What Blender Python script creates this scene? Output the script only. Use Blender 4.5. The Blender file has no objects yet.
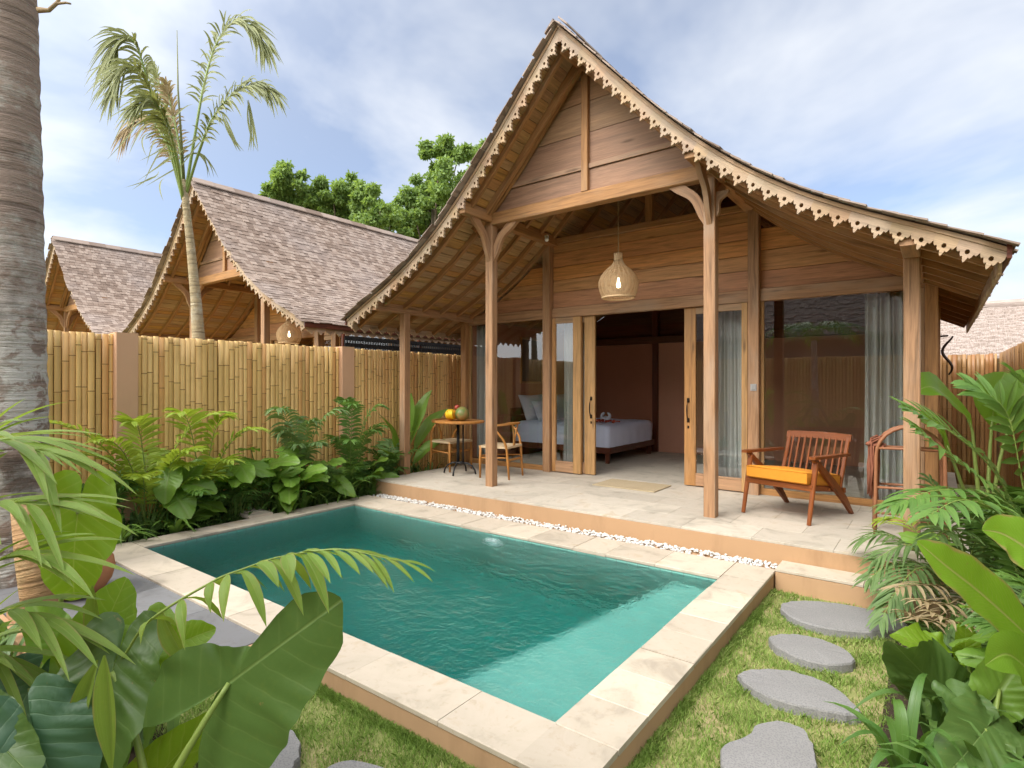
import bpy, math, random
import numpy as np
from mathutils import Vector, Matrix
from mathutils.geometry import tessellate_polygon
random.seed(11)
rng = np.random.default_rng(5)
S = bpy.context.scene
C = S.collection
PI = math.pi
R = math.radians
U = random.uniform

# ------------------------------------------------------------------ camera
PSI = 0.645
FPX = 566.0
cam_d = bpy.data.cameras.new("camera")
cam = bpy.data.objects.new("camera", cam_d)
C.objects.link(cam)
cam.location = (0, 0, 1.5)
cam.rotation_euler = (PI / 2, 0, PSI)
cam_d.sensor_width = 36
cam_d.lens = 36 * FPX / 1024
cam_d.clip_start = 0.05
cam_d.clip_end = 3000
S.camera = cam
_c, _s = math.cos(PSI), math.sin(PSI)


def at(px, py, d):
    """world point seen at a pixel of the survey photo at depth d"""
    r = (px - 512) / FPX * d
    return Vector((_c * r - _s * d, _s * r + _c * d, 1.5 + (384 - py) * d / FPX))


def onz(px, py, z):
    return at(px, py, FPX * (1.5 - z) / (py - 384))


VIEW = Vector((-_s, _c, 0))      # the way the survey photo looks

# ------------------------------------------------------------------ nodes


class NT:
    def __init__(self, name):
        self.m = bpy.data.materials.new(name)
        self.m.use_nodes = True
        self.t = self.m.node_tree
        self.t.nodes.clear()
        self.out = self.n('ShaderNodeOutputMaterial')

    def n(self, typ, **kw):
        nd = self.t.nodes.new(typ)
        for k, v in kw.items():
            setattr(nd, k, v)
        return nd

    def l(self, a, b):
        self.t.links.new(a, b)

    def val(self, nd, key, v):
        if isinstance(v, bpy.types.NodeSocket):
            self.l(v, nd.inputs[key])
        else:
            nd.inputs[key].default_value = v

    def math(self, op, a, b=None, clamp=False):
        nd = self.n('ShaderNodeMath', operation=op, use_clamp=clamp)
        self.val(nd, 0, a)
        if b is not None:
            self.val(nd, 1, b)
        return nd.outputs[0]

    def mix(self, f, a, b, mode='MIX'):
        nd = self.n('ShaderNodeMixRGB', blend_type=mode)
        self.val(nd, 0, f)
        self.val(nd, 1, a)
        self.val(nd, 2, b)
        return nd.outputs[0]

    def noise(self, vec, scale, detail=4, rough=.55, dist=0):
        nd = self.n('ShaderNodeTexNoise')
        if vec is not None:
            self.l(vec, nd.inputs['Vector'])
        nd.inputs['Scale'].default_value = scale
        nd.inputs['Detail'].default_value = detail
        nd.inputs['Roughness'].default_value = rough
        nd.inputs['Distortion'].default_value = dist
        return nd.outputs['Fac']

    def ramp(self, f, stops):
        nd = self.n('ShaderNodeValToRGB')
        self.l(f, nd.inputs[0])
        el = nd.color_ramp.elements
        while len(el) < len(stops):
            el.new(.5)
        for e, (p, c) in zip(el, stops):
            e.position = p
            e.color = (*c, 1) if len(c) == 3 else c
        return nd.outputs[0]

    def mapping(self, vec, scale=(1, 1, 1), loc=(0, 0, 0), rot=(0, 0, 0)):
        nd = self.n('ShaderNodeMapping')
        self.l(vec, nd.inputs[0])
        nd.inputs['Scale'].default_value = scale
        nd.inputs['Location'].default_value = loc
        nd.inputs['Rotation'].default_value = rot
        return nd.outputs[0]

    def coord(self, k):
        return self.n('ShaderNodeTexCoord').outputs[k]

    def rnd(self):
        return self.n('ShaderNodeNewGeometry').outputs['Random Per Island']

    def bump(self, h, strength=.3, dist=.01):
        nd = self.n('ShaderNodeBump')
        nd.inputs['Strength'].default_value = strength
        nd.inputs['Distance'].default_value = dist
        self.l(h, nd.inputs['Height'])
        return nd.outputs[0]

    def princ(self, col, rough=.6, normal=None, spec=.4, **kw):
        p = self.n('ShaderNodeBsdfPrincipled')
        self.val(p, 'Base Color', col)
        self.val(p, 'Roughness', rough)
        p.inputs['Specular IOR Level'].default_value = spec
        if normal is not None:
            self.l(normal, p.inputs['Normal'])
        for k, v in kw.items():
            self.val(p, k, v)
        return p.outputs[0]

    def done(self, sh):
        self.l(sh, self.out.inputs[0])
        return self.m


def rgb(*c):
    return (c[0], c[1], c[2], 1)


def sc3(c, k):
    return tuple(min(1, x * k) for x in c)


def wood(name, c, var=.35, grain=1.0, rough=.55, dark=.45, stain=.25):
    t = NT(name)
    uv = t.coord('UV')
    rn = t.rnd()
    g1 = t.noise(t.mapping(uv, (1.6 * grain, 26 * grain, 1)), 1.0, 5, .6, .6)
    g2 = t.noise(t.mapping(uv, (6, 160, 1)), 1.0, 3, .5)
    bl = t.noise(t.mapping(uv, (1.1, 2.5, 1), (3, 7, 0)), 1.0, 3, .5)
    col = t.ramp(g1, [(.28, sc3(c, dark)), (.47, sc3(c, .85)), (.6, c), (.78, sc3(c, 1.25))])
    col = t.mix(t.math('MULTIPLY', t.math('SUBTRACT', g2, .42, True), 1.6, True), col, rgb(*sc3(c, .42)))
    # darker and lighter boards, greyed patches
    k = t.math('ADD', t.math('MULTIPLY', rn, var), 1 - var * .55)
    hs = t.n('ShaderNodeHueSaturation')
    t.val(hs, 'Hue', t.math('ADD', t.math('MULTIPLY', t.math('FRACT', t.math('MULTIPLY', rn, 7.31)), .016), .492))
    t.val(hs, 'Value', k)
    t.val(hs, 'Saturation', t.math('ADD', t.math('MULTIPLY', t.math('FRACT', t.math('MULTIPLY', rn, 13.7)), .25), .85))
    t.l(col, hs.inputs['Color'])
    col = hs.outputs[0]
    col = t.mix(t.math('MULTIPLY', t.ramp(bl, [(.52, (0, 0, 0)), (.7, (1, 1, 1))]), stain), col,
                rgb(c[0] * .8 + .06, c[1] * .9 + .06, c[2] + .06))
    vo = t.n('ShaderNodeTexVoronoi')
    t.l(t.mapping(uv, (1.3, 6.5, 1)), vo.inputs['Vector'])
    vo.inputs['Scale'].default_value = 1.0
    kn = t.ramp(vo.outputs['Distance'], [(.05, (1, 1, 1)), (.14, (0, 0, 0))])
    col = t.mix(t.math('MULTIPLY', kn, .7), col, rgb(*sc3(c, .22)))
    h = t.math('ADD', g1, t.math('MULTIPLY', g2, .5))
    return t.done(t.princ(col, t.math('ADD', t.math('MULTIPLY', g1, .25), rough - .1), t.bump(h, .35, .004), .3))


def plain(name, c, rough=.5, var=.12, scale=8, bump=.0, metal=0.0, spec=.4, noise_d=4, **kw):
    t = NT(name)
    o = t.coord('Object')
    n = t.noise(o, scale, noise_d)
    col = t.mix(n, rgb(*sc3(c, 1 - var)), rgb(*sc3(c, 1 + var)))
    nb = t.bump(t.noise(o, scale * 9, 4), bump, .01) if bump else None
    return t.done(t.princ(col, rough, nb, spec, Metallic=metal, **kw))


def leafmat(name, c, c2=None, vein=(.3, .42, .12), nv=7.0, slope=.55, vstr=.35, rough=.38, trans=.35,
            edge=None, along=False, patch=.2, spec=.45, midw=.07, crumple=.9):
    """leaf: UV.x 0..1 along the midrib, UV.y -1..1 across"""
    c2 = c2 or sc3(c, 1.5)
    t = NT(name)
    uv = t.coord('UV')
    sp = t.n('ShaderNodeSeparateXYZ')
    t.l(uv, sp.inputs[0])
    x, y = sp.outputs[0], sp.outputs[1]
    ay = t.math('ABSOLUTE', y)
    rn = t.rnd()
    if along:
        ph = t.math('MULTIPLY', ay, nv)
    else:
        wob = t.math('MULTIPLY', t.math('SUBTRACT', t.noise(uv, 2.2, 2), .5), .12)
        ph = t.math('MULTIPLY', t.math('ADD', t.math('SUBTRACT', x, t.math('MULTIPLY', ay, slope)), wob), nv)
    fr = t.math('ABSOLUTE', t.math('SUBTRACT', t.math('FRACT', ph), .5))      # 0 on the vein
    vv = t.ramp(fr, [(.0, (1, 1, 1)), (.07, (.25, .25, .25)), (.2, (0, 0, 0))])
    mid = t.ramp(ay, [(.0, (1, 1, 1)), (midw * .5, (.8, .8, .8)), (midw, (0, 0, 0))])
    vm = t.math('MAXIMUM', t.math('MULTIPLY', vv, vstr), mid, True)
    n = t.noise(t.coord('Object'), 9, 4)
    f = t.math('ADD', t.math('MULTIPLY', rn, .75), t.math('MULTIPLY', n, .4), True)
    col = t.mix(f, rgb(*c), rgb(*c2))
    n2 = t.noise(t.coord('Object'), 38, 3)
    col = t.mix(t.math('MULTIPLY', t.ramp(n2, [(.55, (0, 0, 0)), (.75, (1, 1, 1))]), patch), col,
                rgb(c2[0] * 1.5, c2[1] * 1.15, c2[2]))
    if edge:
        ne = t.noise(t.coord('Object'), 14, 3)
        e = t.ramp(t.math('ADD', ay, t.math('MULTIPLY', t.math('SUBTRACT', ne, .5), .55)), [(.86, (0, 0, 0)), (.98, (1, 1, 1))])
        col = t.mix(t.math('MULTIPLY', e, .85), col, rgb(*edge))
    col = t.mix(t.math('MULTIPLY', vm, .65), col, rgb(*vein))
    n3 = t.noise(t.coord('Object'), 17, 5, .7)
    col = t.mix(t.math('MULTIPLY', t.ramp(n3, [(.665, (0, 0, 0)), (.70, (1, 1, 1))]), .75), col, rgb(.23, .17, .06))
    hgt = t.math('ADD', t.math('ADD', t.math('MULTIPLY', vm, -.6), t.math('MULTIPLY', n2, .12)), t.math('MULTIPLY', n, crumple))
    nb = t.bump(hgt, .5, .006)
    p = t.princ(col, t.math('ADD', t.math('MULTIPLY', n, .25), rough - .08), nb, spec)
    tr = t.n('ShaderNodeBsdfTranslucent')
    t.l(t.mix(.5, col, rgb(c2[0] * 1.6, c2[1] * 1.5, c2[2] * .5), 'MIX'), tr.inputs[0])
    ms = t.n('ShaderNodeMixShader')
    ms.inputs[0].default_value = trans
    t.l(p, ms.inputs[1])
    t.l(tr.outputs[0], ms.inputs[2])
    return t.done(ms.outputs[0])


M = {}
M['plank'] = wood('plank_wood', (.60, .255, .068), .5, stain=.05)
M['post'] = wood('post_wood', (.42, .255, .145), .35, dark=.38, stain=.6)
M['beam'] = wood('beam_wood', (.42, .235, .11), .35, dark=.4, stain=.35)
M['gable'] = wood('gable_wood', (.39, .20, .09), .45, .8, dark=.6, stain=.15)
M['ceil'] = wood('ceiling_wood', (.47, .26, .105), .22, stain=.15)
M['barge'] = wood('carved_wood', (.48, .325, .20), .22, dark=.5, stain=.5)
M['door'] = wood('door_wood', (.45, .25, .11), .25, stain=.35)
M['teak'] = wood('teak', (.26, .095, .038), .15, 1.5, rough=.4, dark=.55, stain=0)
M['oak'] = wood('light_teak', (.50, .25, .09), .15, 1.5, rough=.45, dark=.6, stain=.1)
M['darkw'] = wood('dark_wood', (.13, .045, .025), .2, 1.2, rough=.4, stain=0)
M['rattanw'] = plain('rattan_wood', (.29, .12, .055), .5, .25, 20)


def shingle_mat(name, c, c2):
    t = NT(name)
    rn = t.rnd()
    uv = t.coord('UV')
    g = t.noise(t.mapping(uv, (8, 90, 1)), 1, 4)
    col = t.ramp(rn, [(0, sc3(c, .8)), (.35, c), (.7, c2), (1, sc3(c2, 1.12))])
    big = t.noise(t.coord('Object'), .9, 4)
    col = t.mix(t.math('MULTIPLY', t.math('SUBTRACT', g, .4, True), 1.4, True), col, rgb(*sc3(c, .45)))
    col = t.mix(t.math('MULTIPLY', t.ramp(big, [(.45, (0, 0, 0)), (.7, (1, 1, 1))]), .4), col, rgb(.33, .28, .26))
    return t.done(t.princ(col, .85, t.bump(g, .4, .006), .2))


M['shingle'] = shingle_mat('shingle', (.25, .18, .14), (.35, .27, .22))
M['deck'] = wood('roof_deck_wood', (.09, .05, .035), .3)


def bamboo_mat(name, c, dark=1.0):
    t = NT(name)
    rn = t.rnd()
    uv = t.coord('UV')
    g = t.noise(t.mapping(uv, (1.2, 40, 1)), 1, 4)
    col = t.ramp(rn, [(0, sc3(c, .72)), (.4, c), (.75, sc3((c[0], c[1] * 1.04, c[2] * 1.2), 1.12)), (1, (c[0] * .8, c[1] * .64, c[2] * .6))])
    col = t.mix(t.math('MULTIPLY', t.math('SUBTRACT', g, .45, True), 1.5, True), col, rgb(*sc3(c, .5)))
    sm = t.noise(t.coord('Object'), 2.4, 5, .6)
    col = t.mix(t.math('MULTIPLY', t.ramp(sm, [(.5, (0, 0, 0)), (.75, (1, 1, 1))]), .35), col, rgb(c[0] * .5, c[1] * .42, c[2] * .4))
    return t.done(t.princ(col, .42, None, .4))


M['bamboo'] = bamboo_mat('bamboo', (.80, .51, .18))
M['bnode'] = plain('bamboo_node', (.26, .13, .035), .6, .3, 20)
M['bamboo_old'] = bamboo_mat('aged_bamboo', (.36, .19, .065))
M['fenceback'] = plain('fence_backing', (.14, .08, .03), .8)


def stucco(name, c, var=.1, stain=.25):
    t = NT(name)
    o = t.coord('Object')
    a = t.noise(o, 1.4, 5, .6)
    b = t.noise(o, 60, 3)
    col = t.mix(a, rgb(*sc3(c, 1 - var)), rgb(*sc3(c, 1 + var)))
    st = t.noise(t.mapping(o, (3.5, 3.5, .8)), 1, 5, .65)
    col = t.mix(t.math('MULTIPLY', t.ramp(st, [(.52, (0, 0, 0)), (.74, (1, 1, 1))]), stain), col, rgb(c[0] * .55, c[1] * .52, c[2] * .5))
    return t.done(t.princ(col, .85, t.bump(b, .25, .004), .2))


M['stucco'] = stucco('tan_stucco', (.43, .265, .145), .14, .5)
M['kerb'] = stucco('sand_render', (.44, .275, .155), .15, .45)
M['pillar'] = stucco('pink_stucco', (.62, .37, .22))
M['white_wall'] = stucco('white_render', (.50, .49, .47))
M['redwall'] = stucco('red_plaster', (.42, .18, .11), .12, .1)
M['redwall2'] = stucco('red_plaster_pale', (.55, .28, .19), .12, .1)


def travertine(name, c, joint=None, sx=.6):
    t = NT(name)
    o = t.coord('Object')
    rn = t.rnd()
    a = t.noise(o, 3.2, 6, .62, .8)
    b = t.noise(o, 22, 5, .6)
    k = t.math('ADD', t.math('MULTIPLY', rn, .22), .88)
    col = t.ramp(a, [(.3, sc3(c, .72)), (.45, c), (.58, (c[0] * 1.06, c[1] * 1.06, c[2] * 1.08)), (.74, (c[0] * .88, c[1] * .80, c[2] * .68))])
    col = t.mix(t.math('MULTIPLY', t.ramp(b, [(.56, (0, 0, 0)), (.72, (1, 1, 1))]), .4), col, rgb(c[0] * .7, c[1] * .62, c[2] * .5))
    col = t.mix(1, col, t.n('ShaderNodeCombineColor').outputs[0], 'MULTIPLY') if False else col
    hs = t.n('ShaderNodeHueSaturation')
    t.val(hs, 'Value', k)
    t.l(col, hs.inputs['Color'])
    return t.done(t.princ(hs.outputs[0], .6, t.bump(b, .2, .004), .3))


M['trav'] = travertine('travertine', (.48, .41, .32))
M['trav2'] = travertine('travertine_floor', (.48, .425, .345))
M['grey_pave'] = travertine('grey_andesite_paving', (.165, .163, .165))


def stone_mat():
    t = NT('stepping_stone')
    o = t.coord('Object')
    a = t.noise(o, 2.2, 5)
    b = t.noise(o, 120, 3)
    col = t.mix(a, rgb(.185, .178, .17), rgb(.29, .28, .27))
    col = t.mix(t.math('MULTIPLY', t.ramp(b, [(.4, (1, 1, 1)), (.52, (0, 0, 0))]), .5), col, rgb(.12, .12, .13))
    return t.done(t.princ(col, .85, t.bump(b, .5, .004), .2))


M['stone'] = stone_mat()


def glass_mat():
    t = NT('window_glass')
    fr = t.n('ShaderNodeFresnel')
    fr.inputs[0].default_value = 1.95
    bf = t.n('ShaderNodeNewGeometry').outputs['Backfacing']
    fac = t.math('MULTIPLY', fr.outputs[0], t.math('SUBTRACT', 1.0, bf))
    tr = t.n('ShaderNodeBsdfTransparent')
    tr.inputs[0].default_value = (.93, .95, .94, 1)
    gl = t.n('ShaderNodeBsdfGlossy')
    gl.inputs['Roughness'].default_value = 0.0
    gl.inputs[0].default_value = (1, 1, 1, 1)
    ms = t.n('ShaderNodeMixShader')
    t.l(fac, ms.inputs[0])
    t.l(tr.outputs[0], ms.inputs[1])
    t.l(gl.outputs[0], ms.inputs[2])
    return t.done(ms.outputs[0])


M['glass'] = glass_mat()


def water_mat(side=False):
    t = NT('pool_water_edge' if side else 'pool_water')
    o = t.coord('Object')
    w1 = t.noise(t.mapping(o, (1.0, 1.35, 1), rot=(0, 0, .5)), 7.5, 3, .5, .4)
    w2 = t.noise(t.mapping(o, (1.6, .8, 1), rot=(0, 0, -.3)), 26, 3, .6, .5)
    big = t.noise(o, 1.3, 2)
    h = t.math('ADD', w1, t.math('MULTIPLY', w2, .38))
    h = t.math('MULTIPLY', h, t.math('ADD', t.math('MULTIPLY', big, .9), .45))
    nb = t.bump(h, .6, .05)
    gl = t.n('ShaderNodeBsdfGlass')
    gl.inputs['IOR'].default_value = 1.33
    gl.inputs['Roughness'].default_value = 0.0
    gl.inputs[0].default_value = (1, 1, 1, 1)
    t.l(nb, gl.inputs['Normal'])
    t.l(gl.outputs[0], t.out.inputs[0])
    va = t.n('ShaderNodeVolumeAbsorption')
    va.inputs[0].default_value = (.0, .86, .85, 1)
    va.inputs[1].default_value = .85
    t.l(va.outputs[0], t.out.inputs[1])
    if side:
        tr = t.n('ShaderNodeBsdfTransparent')
        tr.inputs[0].default_value = (1, 1, 1, 1)
        t.l(tr.outputs[0], t.out.inputs[0])
    return t.m


M['water'] = water_mat()
M['water_side'] = water_mat(True)


def tile_mat():
    t = NT('green_pool_tile')
    uv = t.coord('UV')
    br = t.n('ShaderNodeTexBrick')
    t.l(uv, br.inputs['Vector'])
    br.offset = 0
    br.inputs['Scale'].default_value = 1
    br.inputs['Brick Width'].default_value = .1
    br.inputs['Row Height'].default_value = .1
    br.inputs['Mortar Size'].default_value = .003
    br.inputs['Color1'].default_value = (.21, .53, .46, 1)
    br.inputs['Color2'].default_value = (.27, .59, .51, 1)
    br.inputs['Mortar'].default_value = (.20, .36, .32, 1)
    n = t.noise(t.coord('Object'), 2.5, 4)
    col = t.mix(t.math('MULTIPLY', n, .45), br.outputs[0], rgb(.25, .44, .37))
    return t.done(t.princ(col, .5, None, .3))


M['tile'] = tile_mat()


def ground_mat():
    t = NT('lawn_soil')
    o = t.coord('Object')
    a = t.noise(o, 4, 5)
    b = t.noise(o, 55, 4)
    col = t.ramp(a, [(.3, (.17, .21, .06)), (.5, (.29, .30, .11)), (.66, (.40, .33, .17))])
    col = t.mix(t.math('MULTIPLY', b, .5), col, rgb(.09, .075, .03))
    return t.done(t.princ(col, .95, t.bump(b, .6, .02), .1))


M['ground'] = ground_mat()
M['soil'] = plain('garden_soil', (.045, .032, .022), .95, .4, 20, .5, spec=.1)


def grass_mat():
    t = NT('grass_blade')
    rn = t.rnd()
    big = t.noise(t.coord('Object'), 3.0, 4)
    f = t.math('ADD', t.math('MULTIPLY', rn, .75), t.math('MULTIPLY', t.math('SUBTRACT', big, .5), 1.3), True)
    col = t.ramp(f, [(0, (.19, .30, .055)), (.45, (.30, .44, .10)), (.78, (.46, .51, .18)), (1, (.66, .57, .32))])
    p = t.princ(col, .6, None, .2)
    tr = t.n('ShaderNodeBsdfTranslucent')
    t.l(col, tr.inputs[0])
    ms = t.n('ShaderNodeMixShader')
    ms.inputs[0].default_value = .4
    t.l(p, ms.inputs[1])
    t.l(tr.outputs[0], ms.inputs[2])
    return t.done(ms.outputs[0])


M['grass'] = grass_mat()
M['pebble'] = plain('white_pebble', (.62, .60, .56), .6, .25, 30)
M['iron'] = plain('black_iron', (.012, .012, .013), .45, .2, 10)
M['sheet'] = plain('white_linen', (.68, .72, .90), .85, .06, 5, .15)
M['pillowm'] = plain('pillow_linen', (.62, .64, .72), .85, .06, 6, .15)
M['orange'] = plain('orange_fabric', (.60, .235, .018), .85, .08, 30, .25)
M['brass'] = plain('dark_bronze', (.05, .035, .025), .35, .2, 10, metal=.8)
M['plastic'] = plain('grey_plastic', (.35, .34, .33), .4)
M['whiteplastic'] = plain('white_plastic', (.8, .8, .8), .4)
M['jute'] = plain('jute', (.50, .40, .26), .95, .2, 90, .6, spec=.1)
M['clay'] = stucco('terracotta', (.46, .21, .10), .15, .3)
M['fringe'] = plain('brown_yarn', (.26, .10, .06), .95, .25, 40, spec=.1)
M['paper'] = plain('canvas_print', (.10, .08, .06), .8, .4, 5)
M['cord'] = plain('lamp_cord', (.30, .20, .10), .8)
M['wicker'] = plain('wicker', (.62, .43, .24), .7, .2, 30)
M['woven'] = plain('paper_cord_seat', (.58, .44, .27), .9, .2, 60, .4)


def curtain_mat():
    t = NT('sheer_curtain')
    o = t.coord('Object')
    n = t.noise(t.mapping(o, (30, 30, 1)), 1, 3)
    col = t.mix(n, rgb(.48, .47, .45), rgb(.66, .65, .63))
    p = t.princ(col, .9, None, .1)
    tr = t.n('ShaderNodeBsdfTranslucent')
    t.l(col, tr.inputs[0])
    ms = t.n('ShaderNodeMixShader')
    ms.inputs[0].default_value = .25
    t.l(p, ms.inputs[1])
    t.l(tr.outputs[0], ms.inputs[2])
    return t.done(ms.outputs[0])


M['curtain'] = curtain_mat()


def emit(name, c, k):
    t = NT(name)
    e = t.n('ShaderNodeEmission')
    e.inputs[0].default_value = rgb(*c)
    e.inputs[1].default_value = k
    return t.done(e.outputs[0])


M['bulb'] = emit('lit_bulb', (1, .78, .5), 5)


def fruit_mat(name, c, c2, sc=6):
    t = NT(name)
    n = t.noise(t.coord('Object'), sc, 4)
    col = t.mix(t.ramp(n, [(.4, (0, 0, 0)), (.6, (1, 1, 1))]), rgb(*c), rgb(*c2))
    return t.done(t.princ(col, .4, None, .4))


M['mango'] = fruit_mat('yellow_fruit', (.72, .42, .02), (.62, .22, .02))
M['banana'] = fruit_mat('banana_skin', (.80, .58, .03), (.75, .5, .02))
M['melon'] = fruit_mat('green_fruit', (.12, .19, .05), (.30, .20, .07), 10)
M['rambutan'] = fruit_mat('red_fruit', (.30, .03, .02), (.45, .09, .05), 40)


def trunk_mat(name, c, lich, patches=False):
    t = NT(name)
    o = t.coord('Object')
    uv = t.coord('UV')
    ring = t.noise(t.mapping(uv, (26, .7, 1)), 1, 5, .6, .6)
    a = t.noise(o, 3.2, 6, .65)
    b = t.noise(t.mapping(o, (16, 16, 34)), 1, 4)
    col = t.ramp(ring, [(.34, sc3(c, .5)), (.46, sc3(c, .85)), (.6, c), (.75, sc3(c, 1.25))])
    col = t.mix(t.math('MULTIPLY', t.ramp(a, [(.5, (0, 0, 0)), (.6, (1, 1, 1))]), t.math('MULTIPLY', b, 1.2)), col, rgb(*lich))
    if patches:
        spz = t.n('ShaderNodeSeparateXYZ')
        t.l(o, spz.inputs[0])
        low = t.ramp(t.math('MULTIPLY', spz.outputs[2], .25), [(.45, (1, 1, 1)), (.72, (0, 0, 0))])
        pt = t.noise(t.mapping(o, (1, 1, 1.5)), 5.5, 6, .7, .5)
        col = t.mix(t.math('MULTIPLY', t.math('MULTIPLY', t.ramp(pt, [(.44, (0, 0, 0)), (.52, (1, 1, 1))]), low), .8), col, rgb(.55, .53, .48))
        pd = t.noise(o, 2.6, 5, .6)
        col = t.mix(t.math('MULTIPLY', t.ramp(pd, [(.5, (0, 0, 0)), (.6, (1, 1, 1))]), t.math('MULTIPLY', low, .7)), col, rgb(.07, .055, .045))
    h = t.math('ADD', ring, t.math('MULTIPLY', b, .5))
    return t.done(t.princ(col, .9, t.bump(h, .9, .025), .15))


M['cocotrunk'] = trunk_mat('palm_trunk_bark', (.30, .225, .18), (.43, .41, .36), True)
M['paletrunk'] = trunk_mat('pale_palm_bark', (.42, .33, .20), (.45, .42, .33))
M['stem'] = trunk_mat('sheathed_stem', (.40, .24, .12), (.48, .36, .2))
M['bark'] = plain('tree_bark', (.12, .09, .06), .9, .3, 8, .5)
M['petiole'] = plain('leaf_stalk', (.20, .27, .06), .45, .2, 12)
M['petiole_d'] = plain('dry_stalk', (.30, .21, .11), .7, .3, 12)

M['taro'] = leafmat('elephant_ear_leaf', (.050, .105, .026), (.092, .165, .036), (.19, .27, .08), 5.5, .62, .26, .36, .25, patch=.25, midw=.013)
M['taro_l'] = leafmat('elephant_ear_young_leaf', (.14, .27, .018), (.22, .36, .025), (.38, .48, .10), 6.5, .62, .5, .4, .5, midw=.013)
M['taro_t'] = leafmat('elephant_ear_bluish_leaf', (.035, .095, .05), (.06, .14, .06), (.14, .24, .11), 6.5, .62, .5, .42, .25, midw=.013)
M['banana_l'] = leafmat('banana_leaf', (.12, .26, .02), (.18, .34, .03), (.34, .42, .12), 30, .25, .3, .4, .45, edge=None)
M['helico'] = leafmat('heliconia_leaf', (.13, .29, .018), (.19, .36, .025), (.40, .33, .15), 34, .22, .3, .38, .45, edge=(.30, .20, .09))
M['palmleaf'] = leafmat('palm_leaflet', (.065, .155, .03), (.14, .26, .05), (.22, .3, .1), 3, 0, .25, .42, .3, along=True)
M['palmleaf_y'] = leafmat('areca_leaflet', (.21, .33, .035), (.36, .46, .07), (.42, .47, .13), 3, 0, .25, .42, .42, along=True)
M['palmleaf_g'] = leafmat('greyed_palm_leaflet', (.075, .155, .045), (.17, .27, .085), (.35, .35, .2), 3, 0, .25, .5, .3, along=True)
M['palmleaf_d'] = leafmat('dry_palm_leaflet', (.27, .19, .10), (.42, .33, .2), (.4, .32, .2), 3, 0, .3, .7, .2, along=True, spec=.15)
M['palmleaf_o'] = leafmat('olive_palm_leaflet', (.14, .17, .06), (.29, .31, .125), (.38, .36, .2), 3, 0, .25, .55, .25, along=True)
M['frond_near'] = leafmat('fishtail_leaflet', (.15, .26, .028), (.24, .34, .06), (.30, .38, .1), 5, 0, .35, .45, .4, edge=(.33, .26, .10), along=True)
M['strap'] = leafmat('lily_strap_leaf', (.08, .18, .03), (.16, .28, .05), (.22, .34, .1), 2, 0, .2, .35, .35, along=True)
M['strap_m'] = leafmat('green_strap_leaf', (.05, .13, .025), (.10, .20, .035), (.16, .26, .07), 2, 0, .2, .35, .35, along=True)
M['strap_d'] = leafmat('dark_strap_leaf', (.055, .125, .028), (.14, .24, .05), (.08, .14, .05), 2, 0, .2, .4, .25, along=True)
M['broad'] = leafmat('philodendron_leaf', (.10, .23, .03), (.22, .37, .05), (.25, .36, .1), 7, .5, .4, .38, .4)
M['treeleaf'] = leafmat('tree_leaf', (.11, .20, .055), (.27, .38, .11), (.1, .18, .05), 2, 0, .1, .5, .4)

# ------------------------------------------------------------------ mesh builder


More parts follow.
